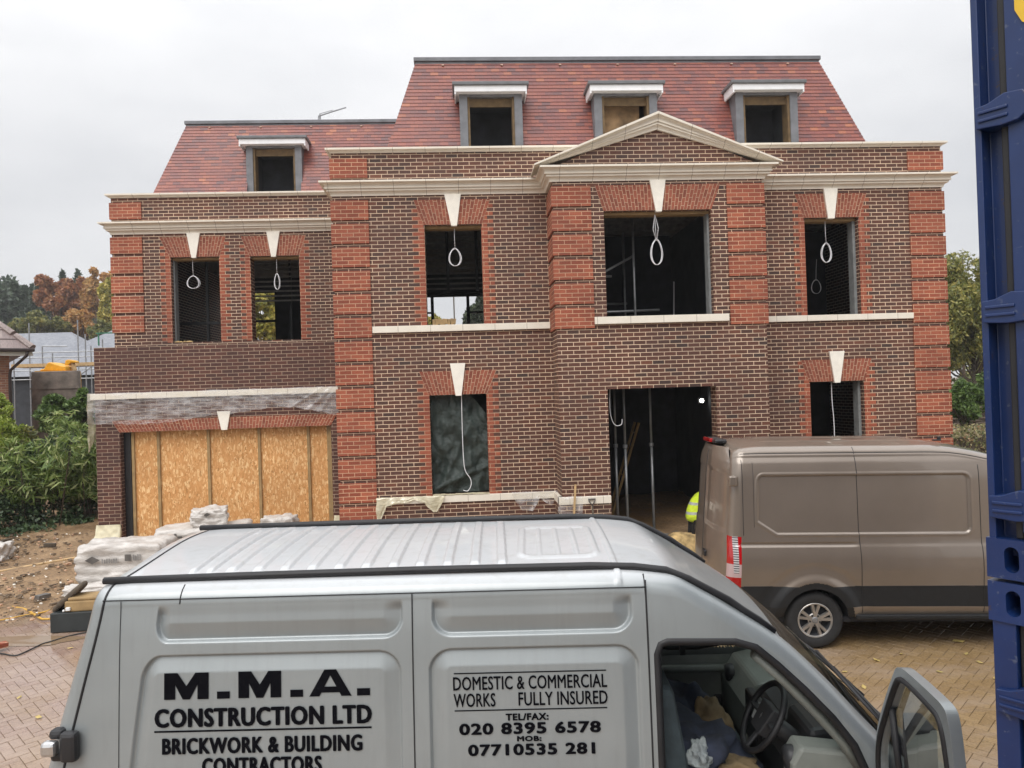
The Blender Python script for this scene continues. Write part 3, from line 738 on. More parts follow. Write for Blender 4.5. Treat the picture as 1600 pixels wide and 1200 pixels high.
for (x0, x1, y, z) in ((2.665, 4.68, YB, 6.755), (-.675, .42, YM, 6.735), (6.835, 7.935, YM, 6.74), (-6.615, -5.535, YW, 6.79), (-4.83, -3.725, YW, 6.78)):
    mb.box(x0 + .003, x1 - .003, y + .11, y + .32, z - .055, z - .002)
mb.build_each('lintel', M['batten'], house)

# garage opening closed with strand board and battens
mb = MB(); mb.box(-7.02, -2.90, YG + .20, YG + .22, .3, 2.878); gb = hb(mb, 'garage_boarding', M['osb'])
mb = MB(); mb.box(-3.78, -2.92, YG + .195, YG + .1995, .75, 1.14); 
for x in (-6.98, -6.46, -5.43, -4.38, -3.35, -2.93):
    b = MB(); b.box(x - .028, x + .028, YG + .155, YG + .1995, .3, 2.875); o = b.build('batten', M['batten'], house, world=True); o.parent = gb; o.matrix_parent_inverse = Matrix.Identity(4); o.location = (0, 0, 0)
b = MB(); b.box(-7.165, -7.03, YG + .17, YG + .27, .3, 2.88); hb(b, 'door_track', M['blackframe'])
b = MB(); b.box(-2.90, -2.845, YG + .12, YG + .27, .3, 2.88); hb(b, 'door_post', M['batten'])

# ------------------------------------------------------------------ roofs: stepped tile courses
def mansard(x0, x1, y0, z0, x0t, x1t, y0t, z1, ncourse, yback, holes=(), name='roof'):
    mb = MB(); g = .1
    for k in range(ncourse):
        def lv(t, lift):
            return (x0 + (x0t - x0) * t - lift, x1 + (x1t - x1) * t + lift, y0 + (y0t - y0) * t - lift, z0 + (z1 - z0) * t)
        a = lv(k / ncourse, .013); b = lv((k + 1) / ncourse, .003)
        v0 = k * g + .003; v1 = v0 + g - .004; off = 0
        def F(p, us):
            mb.face(p, [(us[0], v0), (us[1], v0), (us[2], v1), (us[3], v1)])
        segs = []; xa = a[0]; xb = b[0]
        for h0, h1, hz in sorted(holes):
            if a[3] < hz: segs.append((xa, h0, xb, h0)); xa = xb = h1
        segs.append((xa, a[1], xb, b[1]))
        for (p0, p1, q0, q1) in segs:
            F([(p0, a[2], a[3]), (p1, a[2], a[3]), (q1, b[2], b[3]), (q0, b[2], b[3])], (p0, p1, q1, q0))
            mb.face([(p0, a[2] + .018, a[3] - .001), (p1, a[2] + .018, a[3] - .001), (p1, a[2], a[3]), (p0, a[2], a[3])], [(0, v0)] * 4)
        F([(a[0], yback, a[3]), (a[0], a[2], a[3]), (b[0], b[2], b[3]), (b[0], yback, b[3])], (-yback, -a[2], -b[2], -yback))
        F([(a[1], a[2], a[3]), (a[1], yback, a[3]), (b[1], yback, b[3]), (b[1], b[2], b[3])], (a[2], yback, yback, b[2]))
        c = lv(k / ncourse, .0)
        mb.face([(c[0], yback, a[3] - .001), (c[0], c[2], a[3] - .001), (a[0], a[2], a[3]), (a[0], yback, a[3])], [(0, v0)] * 4)
    mb.face([(x0t, y0t, z1), (x1t, y0t, z1), (x1t, yback, z1), (x0t, yback, z1)], [(0, 0)] * 4)
    o = hb(mb, name, M['tile'])
    c = MB(); c.box(x0t - .05, x1t + .05, y0t - .055, yback, z1 - .0, z1 + .085); c.box(x0t - .02, x1t + .02, y0t - .022, yback, z1 - .075, z1 - .003)
    hb(c, 'roof_capping', M['zinc'], bevel=.01)
    c = MB()
    for x in np.arange(x0t + .55, x1t - .2, 1.22): c.cbox((x, y0t - .045, z1 - .085), (.045, .04, .022))
    c.build_each('roof_clip', M['clip'], house)
    return o
YRF = YM + .36
mansard(-1.53, 8.61, YRF, 7.88, -.79, 7.76, YM + 1.1, 10.36, 31, 24.6, [(.70 - .6, .70 + .6, 9.38), (3.42 - .61, 3.42 + .61, 9.38), (6.33 - .62, 6.33 + .62, 9.38)])
mansard(-7.31, -1.0, YW + .30, 7.88, -6.546, -1.0, YW + 1.1, 10.22, 29, 24.6, [(-4.36 - .63, -4.36 + .63, 9.47)])

def dormer(cx, y, z0, wo, zo, fx0, fx1, ydeep, board=None, jambwood=True):
    """lead clad dormer: posts, cheeks, white fascia, lead roof; opening cx +- wo/2"""
    d = empty('dormer', (cx - 3.6, y - YM, z0 - .45)); d.parent = house
    hw = (fx1 - fx0) / 2
    pw = .16; xo = wo / 2
    m = MB(); H = zo - z0
    for s in (-1, 1):
        m.box(min(s * xo, s * (xo + pw)), max(s * xo, s * (xo + pw)), 0, .09, 0, H + .05)
        m.box(min(s * (xo + pw - .03), s * (xo + pw)), max(s * (xo + pw - .03), s * (xo + pw)), .092, ydeep, 0, H + .05)
    m.box(-xo, xo, .01, .08, H, H + .05)
    m.build('dormer_frame', M['zinc'], d, bevel=.006)
    m = MB(); fw = hw
    m.box(-fw + .02, fw - .02, -.13, ydeep, H + .051, H + .175)
    m.prism([(-fw + .02, H + .0), (-fw + .05, H + .0), (-fw + .05, H + .05), (-fw + .02, H + .05)], -.13, ydeep * .6)
    m.prism([(fw - .05, H + .0), (fw - .02, H + .0), (fw - .02, H + .05), (fw - .05, H + .05)], -.13, ydeep * .6)
    m.build('dormer_fascia', M['whitepaint'], d, bevel=.006)
    m = MB(); m.box(-fw - .02, fw + .02, -.17, ydeep + .3, H + .176, H + .245); m.build('dormer_roof', M['lead'], d, bevel=.012)
    m = MB()
    for s in (-1, 1): m.box(min(s * xo, s * (xo - .045)), max(s * xo, s * (xo - .045)), .03, .30, 0, H - .003)
    m.box(-xo + .046, xo - .046, .10, .14, H - .17, H - .003)
    m.build('timber_lining', M['jambwood'], d)
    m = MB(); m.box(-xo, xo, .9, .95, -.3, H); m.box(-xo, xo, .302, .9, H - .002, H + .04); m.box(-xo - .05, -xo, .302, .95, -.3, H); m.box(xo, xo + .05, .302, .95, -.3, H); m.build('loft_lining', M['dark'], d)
    if board: 
        m = MB(); m.box(-xo + .05, xo - .14, .31, .33, 0, H - .03)
        m.build('board', M[board], d)
    return d
dormer(.70, YM + .42, 8.0, .935, 9.37, -.035, 1.44, .78)
dormer(3.42, YM + .42, 8.0, .965, 9.37, 2.66, 4.18, .78, board='board')
dormer(6.33, YM + .42, 8.0, .975, 9.37, 5.57, 7.09, .78)
dormer(-4.36, YW + .55, 8.0, .985, 9.46, -5.13, -3.54, .65)
# ------------------------------------------------------------------ vans: lofted shells
def interp(pts, x):
    if x <= pts[0][0]: return pts[0][1]
    for (a, va), (b, vb) in zip(pts, pts[1:]):
        if x <= b:
            t = (x - a) / (b - a); return va + (vb - va) * t
    return pts[-1][1]
def catmull(pts, x):
    n = len(pts)
    if x <= pts[0][0]: return pts[0][1]
    if x >= pts[-1][0]: return pts[-1][1]
    for i in range(n - 1):
        if x <= pts[i + 1][0]:
            x0, y0 = pts[i]; x1, y1 = pts[i + 1]; h = x1 - x0; t = (x - x0) / h
            def sl(j):
                if j <= 0: return (pts[1][1] - pts[0][1]) / (pts[1][0] - pts[0][0])
                if j >= n - 1: return (pts[-1][1] - pts[-2][1]) / (pts[-1][0] - pts[-2][0])
                a = (pts[j][1] - pts[j - 1][1]) / (pts[j][0] - pts[j - 1][0]); b = (pts[j + 1][1] - pts[j][1]) / (pts[j + 1][0] - pts[j][0])
                return 0 if a * b <= 0 else 2 * a * b / (a + b)
            m0, m1 = sl(i), sl(i + 1)
            return (2 * t**3 - 3 * t**2 + 1) * y0 + (t**3 - 2 * t**2 + t) * h * m0 + (-2 * t**3 + 3 * t**2) * y1 + (t**3 - t**2) * h * m1
def rr_sdf(u, w, u0, u1, w0, w1, r):
    dx = max(u0 + r - u, 0, u - u1 + r); dy = max(w0 + r - w, 0, w - w1 + r)
    inside = min(max(u0 + r - u, u - u1 + r), 0) if dx == 0 else 0
    d = math.hypot(dx, dy) - r
    if dx == 0 and dy == 0: d = max(u0 - u, u - u1, w0 - w, w - w1)
    return d
def soften(P, it=3, keep=2):
    for _ in range(it):
        Q = []
        for i in range(len(P)):
            a, b = P[i], P[(i + 1) % len(P)]
            Q += [(a[0] * .75 + b[0] * .25, a[1] * .75 + b[1] * .25), (a[0] * .25 + b[0] * .75, a[1] * .25 + b[1] * .75)]
        P = Q
    return P
def in_poly(x, y, P):
    c = False; n = len(P); j = n - 1
    for i in range(n):
        if (P[i][1] > y) != (P[j][1] > y) and x < (P[j][0] - P[i][0]) * (y - P[i][1]) / (P[j][1] - P[i][1]) + P[i][0]: c = not c
        j = i
    return c
def loft_shell(us, ss, S, cat, parts):
    """S(u, s) -> point, cat(u, s, point) -> part name (None leaves a hole); returns dict of (V, F)"""
    nu, ns = len(us), len(ss)
    P = [[S(u, s) for s in ss] for u in us]
    buckets = {}
    for i in range(nu - 1):
        for j in range(ns - 1):
            a, b, c, d = P[i][j], P[i + 1][j], P[i + 1][j + 1], P[i][j + 1]
            mid = ((a[0] + c[0]) / 2, (a[1] + c[1]) / 2, (a[2] + c[2]) / 2)
            k = cat((us[i] + us[i + 1]) / 2, (ss[j] + ss[j + 1]) / 2, mid)
            if k is None: continue
            B = buckets.setdefault(k, ({}, [], []))
            idx = []
            for (ii, jj) in ((i, j), (i + 1, j), (i + 1, j + 1), (i, j + 1)):
                key = (ii, jj)
                if key not in B[0]: B[0][key] = len(B[1]); B[1].append(P[ii][jj])
                idx.append(B[0][key])
            B[2].append(tuple(idx))
    return buckets
def wheel(parent, u, v, w, r, width, side, rim_r, spokes=5, mat='alloy'):
    """axis across the van; side = -1 faces the near side"""
    o = empty('wheel', (u, v, w)); o.parent = parent
    m = MB(); h = width / 2
    m.lathe([(rim_r, -h), (rim_r + .02, -h - .012), (r - .05, -h - .018), (r - .02, -h - .004), (r, -h + .035), (r, h - .035), (r - .02, h), (rim_r, h)], (0, 0, 0), 'y', 48)
    m.build('tyre', M['tyre'], o, smooth=True)
    m = MB(); f = side * h
    m.lathe([(rim_r, f * 1.02), (rim_r - .012, f * 1.05), (rim_r - .022, f * .95), (rim_r - .03, f * .3), (0.0, f * .3)], (0, 0, 0), 'y', 40, 1)
    m.lathe([(rim_r, f * 1.02), (rim_r - .008, f * 1.06), (rim_r - .022, f * 1.0), (rim_r - .024, f * .9)], (0, 0, 0), 'y', 40, 0)
    for k in range(spokes):
        a = 2 * PI * k / spokes + .25
        for da in (-.16, .16):
            ca, sa = math.cos(a + da * .45), math.sin(a + da * .45); cb, sb = math.cos(a + da * 1.3), math.sin(a + da * 1.3)
            p0 = Vector((ca * .045, f * .93, sa * .045)); p1 = Vector((cb * (rim_r - .014), f * .98, sb * (rim_r - .014)))
            t = (p1 - p0).normalized(); q = Vector((0, 1, 0)).cross(t)
            w0, w1 = .014, .018; V = []
            for P_, ww in ((p0, w0), (p1, w1)):
                for yy in (0, -side * .04):
                    for s in (-1, 1): V.append(P_ + q * (s * ww * (1.0 if yy == 0 else 1.25)) + Vector((0, yy, 0)))
            m.mesh(V, [(0, 1, 5, 4), (0, 2, 3, 1), (4, 5, 7, 6), (0, 4, 6, 2), (1, 3, 7, 5)], 0)
    m.lathe([(0.0, f * 1.02), (.032, f * 1.0), (.04, f * .92)], (0, 0, 0), 'y', 20, 2)
    m.lathe([(.04, f * .93), (.075, f * .90), (.085, f * .8)], (0, 0, 0), 'y', 24, 0)
    for k in range(5):
        a = 2 * PI * k / 5 + .25 + PI / 5
        m.lathe([(0.0, f * .96), (.012, f * .95), (.014, f * .85)], (math.cos(a) * .062, 0, math.sin(a) * .062), 'y', 8, 3)
    m.build('rim', [M[mat], M['dark'], M['galv'], M['darktrim']], o, smooth=False)
    return o
def text_mesh(body, width, height, bold=0.0, res=3):
    c = bpy.data.curves.new('lettering', 'FONT'); c.body = body; c.size = 1.0; c.resolution_u = res; c.space_character = 1.0 + bold
    o = bpy.data.objects.new('lettering', c); col.objects.link(o)
    bpy.context.view_layer.update()
    me = bpy.data.meshes.new_from_object(o.evaluated_get(bpy.context.evaluated_depsgraph_get()))
    V = [tuple(v.co) for v in me.vertices]; F = [tuple(p.vertices) for p in me.polygons]
    bpy.data.objects.remove(o); bpy.data.meshes.remove(me)
    x0 = min(v[0] for v in V); x1 = max(v[0] for v in V); y0 = min(v[1] for v in V); y1 = max(v[1] for v in V)
    return [((x - x0) / (x1 - x0) * width, (y - y0) / (y1 - y0) * height) for x, y, _ in V], F

# ------------------------------------------------------------------ silver panel van
SV_O = (-2.2756, 3.9921, .05); SV_A = R(-4.8)
sv = empty('silver_van', SV_O, SV_A, 'dirty silver builders panel van with black lettering, open driver door and ribbed roof', 'van')
SVW = 1.95
SV_T = [(0.0, 2.478), (.10, 2.496), (.3, 2.503), (3.0, 2.505), (3.285, 2.48), (3.48, 2.385), (3.675, 2.262), (3.82, 2.155), (4.06, 1.905), (4.28, 1.66), (4.50, 1.44), (4.62, 1.345), (4.8, 1.20), (5.0, 1.02), (5.10, .90)]
SV_S = [(.30, .05), (.6, .012), (1.0, .0), (1.5, .022), (2.0, .052), (2.25, .072), (2.40, .09)]
def sv_side(u, w):
    v = catmull(SV_S, w)
    e = 0.0
    for a, b in ((.555, 1.925), (2.075, 3.09)):
        d = rr_sdf(u, w, a, b, 2.215, 2.80, .10)
        if d < 0: e += smooth01(-d / .010) * (.030 - .026 * min(1, max(0, (-d - .012) / .085))) * smooth01((2.405 - w) / .06)
    for a, b in ((.495, 1.915), (2.055, 3.115)):
        d = rr_sdf(u, w, a, b, 1.0, 2.155, .115)
        if d < 0: e += smooth01(-d / .009) * (.024 - .020 * min(1, max(0, (-d - .012) / .075)))
    if u < .7: e *= 1
    # corner towards the front
    if u > 4.25: v += .34 * ((u - 4.25) / .85) ** 2
    if u < .10: v += .08 * (1 - math.sqrt(max(0, 1 - (1 - u / .10) ** 2)))
    # wheel arch flare
    for uc in (1.05, 4.35):
        d = math.hypot(u - uc, w - .36)
        if .40 < d < .56: v -= .028 * math.sin((d - .40) / .16 * PI)
    return v + e
def sv_rear(w): return catmull([(.3, -.02), (.6, -.05), (1.0, -.02), (1.4, .03), (1.665, .095), (2.0, .19), (2.3, .275), (2.44, .305), (2.5, .315)], w)
def sv_roof(u, v):
    T = catmull(SV_T, u); c = (v - SVW / 2) / (SVW / 2 - .2)
    z = T + .028 * (1 - c * c)
    ur = u + .045 * (v - .2)
    if .62 < ur < 2.46:
        k = (ur - .66) / .148; f = abs(k - round(k)); rib = smooth01((.19 - f) / .045)
        wide = smooth01((v - .30) / .05) * smooth01((SVW - .30 - v) / .05)
        z += .016 * rib * wide
    d = rr_sdf(u, v, 2.53, 2.95, .46, 1.30, .07)
    z += .010 * smooth01((.028 - abs(d)) / .018)
    if d < -.05:
        k = (u - 2.53) / .105; f = abs(k - round(k)); z += .007 * smooth01((.16 - f) / .08)
    d = abs(u - 3.03); z += .010 * smooth01((.022 - d) / .012)
    return z
NS_SIDE, NS_C, NS_R = 78, 7, 56
def svS(u, s):
    T = catmull(SV_T, u); wsh = max(T - .095, .45)
    if s < 1:          # near side, bottom to shoulder
        w_ = .30 + (wsh - .30) * s; v = sv_side(u, w_)
    elif s < 2:        # near shoulder
        t = (s - 1) * PI / 2; va = sv_side(u, wsh); vb = max(.20, va + .10)
        v = va + (vb - va) * (1 - math.cos(t)); w_ = wsh + (sv_roof(u, vb) - wsh) * math.sin(t)
    elif s <= 3:       # roof
        va = max(.20, sv_side(u, wsh) + .10); v = va + (SVW - 2 * va) * (s - 2); w_ = sv_roof(u, v)
    elif s < 4:
        t = (4 - s) * PI / 2; va = sv_side(u, wsh); vb = max(.20, va + .10)
        v = SVW - (va + (vb - va) * (1 - math.cos(t))); w_ = wsh + (sv_roof(u, vb) - wsh) * math.sin(t)
    else:
        w_ = .30 + (wsh - .30) * (5 - s); v = SVW - sv_side(u, w_)
    uu = u + (sv_rear(w_) * (1 - u / .9) if u < .9 else 0)
    if u < .9: uu -= .17 * smooth01((v - .25) / 1.5) * (1 - u / .9) * smooth01((w_ - 2.2) / .25)
    if u > 3.6: uu += .10 * (1 - ((v - SVW / 2) / (SVW / 2)) ** 2) * smooth01((u - 3.6) / .5)
    return (uu, v, w_)
SV_AP = [(3.205, .55), (3.205, 2.10), (3.225, 2.15), (3.26, 2.163), (3.6, 2.155), (3.70, 2.125), (3.80, 2.04), (3.93, 1.915), (4.06, 1.775), (4.16, 1.64), (4.225, 1.48), (4.235, 1.2), (4.235, .55)]
SV_FW = [(3.25, 1.5), (3.25, 2.1), (3.62, 2.1), (3.9, 1.86), (4.12, 1.5)]
def sv_cat(u, s, p):
    if s < 1:
        if in_poly(p[0], p[2], SV_AP): return None
        for uc in (1.05, 4.35):
            if math.hypot(p[0] - uc, p[2] - .36) < .405: return None
    if s > 4:
        if in_poly(p[0], p[2], SV_FW): return 'window'
        for uc in (1.05, 4.35):
            if math.hypot(p[0] - uc, p[2] - .36) < .405: return None
    if 2.0 < s < 3.0 and 3.84 < u < 4.50: return 'windscreen'
    return 'body'
us = list(np.unique(np.concatenate([np.linspace(0, .46, 24), np.linspace(.46, 3.2, 420), np.linspace(3.2, 4.4, 100), np.linspace(4.4, 5.10, 22)])))
ss = list(np.unique(np.concatenate([np.linspace(0, .52, 14), np.linspace(.52, 1, 190), np.linspace(1, 2, NS_C), np.linspace(2, 3, NS_R), np.linspace(3, 4, NS_C), np.linspace(4, 5, 90)])))
B = loft_shell(us, ss, svS, sv_cat, None)
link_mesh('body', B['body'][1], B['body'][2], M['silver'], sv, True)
link_mesh('windscreen', B['windscreen'][1], B['windscreen'][2], M['screen'], sv, True)
link_mesh('side_window', B['window'][1], B['window'][2], M['glass'], sv, True)
# rear doors, nose
mb = MB()
def rear_fn(a, b):
    w_ = .30 + a * 2.18; v = .085 + b * (SVW - .17); e = .10 * (1 - math.sqrt(max(0, 1 - (2 * b - 1) ** 8 * .6)))
    va = catmull(SV_S, min(w_, 2.4)) + .08 + (.12 * smooth01((w_ - 2.3) / .2)); v = va + (SVW - 2 * va) * b
    z = w_ if w_ < 2.3 else min(w_, sv_roof(0.0, v) + .06 * 0)
    return (sv_rear(w_) + e * .3 - .012 * math.sin(PI * b) - .17 * smooth01((v - .25) / 1.5) * smooth01((w_ - 2.2) / .25), v, min(z, 2.478))
mb.grid(rear_fn, 40, 30); mb.build('rear_doors', M['silver'], sv, smooth=True)
mb = MB()
mb.grid(lambda a, b: (lambda p: (p[0] + .04 * math.sin(a * PI), p[1], .3 + (p[2] - .3) * (1 - a)))(svS(5.10, 2 + b)), 8, 24); mb.build('bumper', M['plastic'], sv, smooth=True)
mb = MB(); mb.cbox((5.17, SVW / 2, .72), (.03, 1.0, .16)); mb.build('grille', M['blackframe'], sv)
for v in (.42, SVW - .42):
    mb = MB(); mb.cbox((5.08, v, .82), (.10, .26, .18)); mb.build('headlight', M['chrome'], sv, bevel=.03)
# underside
mb = MB(); mb.box(0.02, 5.0, .12, SVW - .12, .28, .34); mb.build('chassis', M['dark'], sv)
for u in (1.05, 4.35):
    for v, sd in ((.16, -1), (SVW - .16, 1)): wheel(sv, u, v, .335, .335, .21, sd, .21)
# black gutters along the roof, gaps between panels, seals
def on_side(u, w, out=.002):
    if u < .9:
        # undo the rear slant so that a point lies where it is drawn
        u0 = (u - sv_rear(w)) / (1 - sv_rear(w) / .9)
    else: u0 = u
    return (u, sv_side(max(u0, 0), w) - out, w)
rail = [(.335, .19, 2.500), (1.0, .195, 2.507), (2.0, .20, 2.512), (2.9, .20, 2.510), (3.12, .20, 2.50), (3.285, .197, 2.478), (3.40, .192, 2.43), (3.48, .19, 2.385), (3.60, .188, 2.318), (3.675, .187, 2.262), (3.75, .187, 2.212), (3.83, .188, 2.148)]
for far in (0, 1):
    mb = MB(); P = [(u - (.17 if far and i == 0 else 0), (SVW - v) if far else v, z + .014) for i, (u, v, z) in enumerate(rail)]
    mb.tube(P, .024, 8, flat=.8); mb.build('roof_rail', M['rubber'], sv, smooth=True)
def gap(pts, r=.0035, name='panel_gap', mat='rubber', parent=None):
    mb = MB(); mb.tube(pts, r, 5); return mb.build(name, M[mat], parent or sv, smooth=True)
gap([(lambda p: (p[0], p[1] - .001, p[2]))(svS(.125, s_)) for s_ in np.linspace(.1, 1.0, 30)] + [svS(.125, s_) for s_ in np.linspace(1.1, 2.96, 30)], .0065, 'door_gap')
gap([on_side(u, 2.435 - .0, .001) for u in np.linspace(.38, 3.16, 40)], .003)
gap([on_side(1.975, w_) for w_ in np.linspace(.6, 2.43, 40)], .0035)
gap([on_side(3.162, w_) for w_ in np.linspace(.6, 2.47, 40)], .0045)
gap([on_side(.475, w_) for w_ in np.linspace(.6, 2.43, 30)], .0018)
gap([(lambda p: (p[0], p[1] - .001, p[2]))(svS(.72, s_)) for s_ in (1.0, 1.15, 1.3, 1.5, 1.7)], .003); gap([(lambda p: (p[0], p[1] - .001, p[2]))(svS(3.16, s_)) for s_ in (1.0, 1.2, 1.4, 1.7)], .004)
def seal(poly, rad, n=6, out=.0):
    pts = []
    for (a, b) in zip(poly, poly[1:] + poly[:1]):
        L = max(2, int(math.hypot(b[0] - a[0], b[1] - a[1]) / .02))
        for k in range(L):
            t = k / L; pts.append((a[0] + (b[0] - a[0]) * t, a[1] + (b[1] - a[1]) * t))
    return [(u, sv_side(u, w_) - out, w_) for u, w_ in pts]
mb = MB(); mb.tube(seal(SV_AP, .02, out=-.012), .022, 8, closed=True); mb.build('door_seal', M['rubber'], sv, smooth=True)
# hinge pillar strip seen in the door opening
mb = MB(); mb.tube([(3.72, .17, 2.06), (3.86, .155, 1.93), (4.02, .145, 1.76), (4.14, .14, 1.62), (4.23, .14, 1.47)], .06, 8, flat=.5); mb.build('pillar_trim', M['greytrim'], sv, smooth=True)
# lettering on the two side panels
def letter(body, u0, u1, w0, w1, bold=0.0):
    """bold strokes are built from copies of the glyphs set a hair apart"""
    V = []; F = []
    P, G = (heavy_mma(u1 - u0, w1 - w0) if body == 'M.M.A.' else text_mesh(body, u1 - u0 - 2 * bold, w1 - w0 - bold, .10 if bold > .002 else .03))
    offs = [(bold, bold / 2, .004)] if bold == 0 else [(bold + dx * bold, bold / 2 + dy * bold / 2, .004 + .00025 * k) for k, (dx, dy) in enumerate(((-1, 0), (-.5, 1), (0, -1), (.5, 1), (1, 0), (0, 1), (-.7, -1), (.7, -1)))]
    for ox, oy, out in offs:
        k = len(V); V += [on_side(u0 + a + ox, w0 + b + oy, out) for a, b in P]; F += [tuple(k + i for i in f) for f in G]
    link_mesh('lettering', V, F, M['ink'], sv)
def heavy_mma(W_, H_):
    """very wide slab letters M.M.A. drawn as polygons"""
    V = []; F = []
    def poly(*p):
        k = len(V); V.extend(p); F.append(tuple(range(k, k + len(p))))
    def em(x, w_):
        s_ = w_ * .25
        poly((x, 0), (x + s_, 0), (x + s_, 1), (x, 1)); poly((x + w_ - s_, 0), (x + w_, 0), (x + w_, 1), (x + w_ - s_, 1))
        poly((x + s_, .55), (x + s_, 1), (x + w_ * .30, 1), (x + w_ * .5, .50), (x + w_ * .5, .0), (x + w_ * .42, .0)); poly((x + w_ - s_, 1), (x + w_ - s_, .55), (x + w_ * .58, 0), (x + w_ * .5, 0), (x + w_ * .5, .50), (x + w_ * .70, 1))
    def dot(x, w_): poly((x, 0), (x + w_, 0), (x + w_, .27), (x, .27))
    def ay(x, w_):
        poly((x, 0), (x + w_ * .24, 0), (x + w_ * .5, .78), (x + w_ * .36, 1)); poly((x + w_ * .76, 0), (x + w_, 0), (x + w_ * .64, 1), (x + w_ * .5, .78))
        poly((x + w_ * .36, 1), (x + w_ * .5, .78), (x + w_ * .64, 1)); poly((x + w_ * .27, .14), (x + w_ * .73, .14), (x + w_ * .655, .36), (x + w_ * .345, .36))
    em(0, .217); dot(.258, .062); em(.362, .208); dot(.614, .062); ay(.706, .205); dot(.937, .063)
    return [(a * W_, b * H_) for a, b in V], F
def rule(u0, u1, w_, t=.006):
    mb = MB(); p = [on_side(u0, w_, .003), on_side(u1, w_, .003)]
    mb.face([(p[0][0], p[0][1], w_ - t / 2), (p[1][0], p[1][1], w_ - t / 2), (p[1][0], p[1][1], w_ + t / 2), (p[0][0], p[0][1], w_ + t / 2)])
    mb.build('lettering_rule', M['ink'], sv)
letter('M.M.A.', .705, 1.755, 1.937, 2.068)
letter('CONSTRUCTION LTD', .656, 1.763, 1.800, 1.893, .0062)
rule(.655, 1.76, 1.780, .009)
letter('BRICKWORK & BUILDING', .695, 1.713, 1.668, 1.748, .0048)
letter('CONTRACTORS', .898, 1.507, 1.568, 1.648, .0048)
rule(2.18, 2.947, 2.032); letter('DOMESTIC & COMMERCIAL', 2.175, 2.949, 1.950, 2.016, .0012)
letter('WORKS', 2.176, 2.387, 1.868, 1.934, .0012); letter('FULLY INSURED', 2.502, 2.949, 1.869, 1.935, .0012)
rule(2.18, 2.945, 1.850)
letter('TEL/FAX:', 2.435, 2.651, 1.798, 1.832, .0026); letter('020 8395 6578', 2.20, 2.91, 1.732, 1.788, .0045)
letter('MOB:', 2.489, 2.612, 1.696, 1.722, .0026); letter('07710535 281', 2.242, 2.878, 1.629, 1.685, .0045)
# rear door handle
mb = MB(); mb.cbox((.245, .0, 1.735), (.085, .06, .15)); mb.cbox((.17, .03, 1.79), (.07, .07, .05)); mb.cbox((.175, .03, 1.68), (.07, .07, .05)); mb.build('door_latch', M['blackframe'], sv, bevel=.02)
mb = MB(); mb.cbox((.155, -.02, 1.735), (.075, .06, .075)); mb.build('door_handle', M['chrome'], sv, bevel=.02)
for v in (.14, SVW - .14):
    mb = MB(); mb.cbox((-.01, v, 1.15), (.06, .14, .4)); mb.build('tail_light', M['redlens'], sv, bevel=.02)
mb = MB(); mb.tube([(u, SVW - sv_side(u, w_), w_) for u, w_ in soften(SV_FW, 2)], .022, 8, closed=True); mb.build('window_seal', M['rubber'], sv, smooth=True)
# cab interior
mb = MB(); mb.box(3.12, 3.15, .16, SVW - .16, .4, 2.42); mb.box(3.15, 4.5, .12, SVW - .12, .55, .60); mb.build('bulkhead', M['darktrim'], sv)
mb = MB()
mb.grid(lambda a, b: (3.22 + a * 1.0, SVW - .13 - .05 * math.sin(b * 3.0), .62 + b * (.88 - .02)), 10, 14)
mb.cbox((3.60, SVW - .19, 1.40), (.75, .05, .045)); mb.build('far_door_trim', M['greytrim'], sv, smooth=True)
mb = MB(); mb.cbox((3.55, SVW - .185, 1.28), (.16, .04, .07)); mb.cbox((3.9, SVW - .185, 1.10), (.06, .03, .22)); mb.build('door_pull', M['darktrim'], sv, bevel=.012)
mb = MB(); mb.box(3.645, 3.685, SVW - .14, SVW - .115, 1.48, 2.10); mb.build('window_divider', M['rubber'], sv)
def seat(v0, v1, name='seat'):
    s_ = empty(name, (3.32, (v0 + v1) / 2, .80)); s_.parent = sv; h = (v1 - v0) / 2
    mb = MB(); mb.cbox((.30, 0, .32), (.55, 2 * h - .02, .18)); mb.build('cushion', M['bluegrey'], s_, bevel=.05)
    mb = MB(); mb.cbox((-.03, 0, .72), (.16, 2 * h - .04, .68), (0, -.16, 0)); mb.build('backrest', M['bluegrey'], s_, bevel=.05)
    mb = MB(); mb.box(.05, .55, -h + .04, h - .04, -.2, .23); mb.build('seat_base', M['darktrim'], s_)
seat(.22, .78); seat(.86, 1.74)
mb = MB()   # dashboard: swept profile across the cab
DP = [(4.48, .70), (4.12, .72), (4.05, .95), (3.95, 1.12), (3.95, 1.36), (4.04, 1.49), (4.18, 1.53), (4.44, 1.47)]
mb.prism(DP, .14, SVW - .14); 
d_ = mb.build('dashboard', M['darktrim'], sv, bevel=.03)
mb = MB(); mb.prism([(4.21, .75), (4.0, .85), (3.90, 1.2), (3.88, 1.50), (3.93, 1.585), (4.21, 1.55)], .135, .30); mb.build('dashboard_panel', M['greytrim'], sv, bevel=.02); mb = MB(); mb.prism([(4.2, .75), (4.0, .85), (3.93, 1.15), (3.93, 1.36), (4.02, 1.50), (4.2, 1.54)], 1.18, SVW - .15); mb.build('dashboard_panel', M['greytrim'], sv, bevel=.02)
for (v, z) in ((.22, 1.50), (1.62, 1.42)):
    mb = MB(); mb.lathe([(.0, -.035), (.05, -.03), (.062, -.012), (.062, .02)], (3.90 if v < 1 else 3.955, v, z), 'x', 20); mb.build('air_vent', M['darktrim'], sv, smooth=True)
mb = MB(); mb.prism([(4.03, 1.45), (4.05, 1.58), (4.24, 1.60), (4.28, 1.46)], .34, .70); mb.build('instrument_hood', M['darktrim'], sv, bevel=.03)
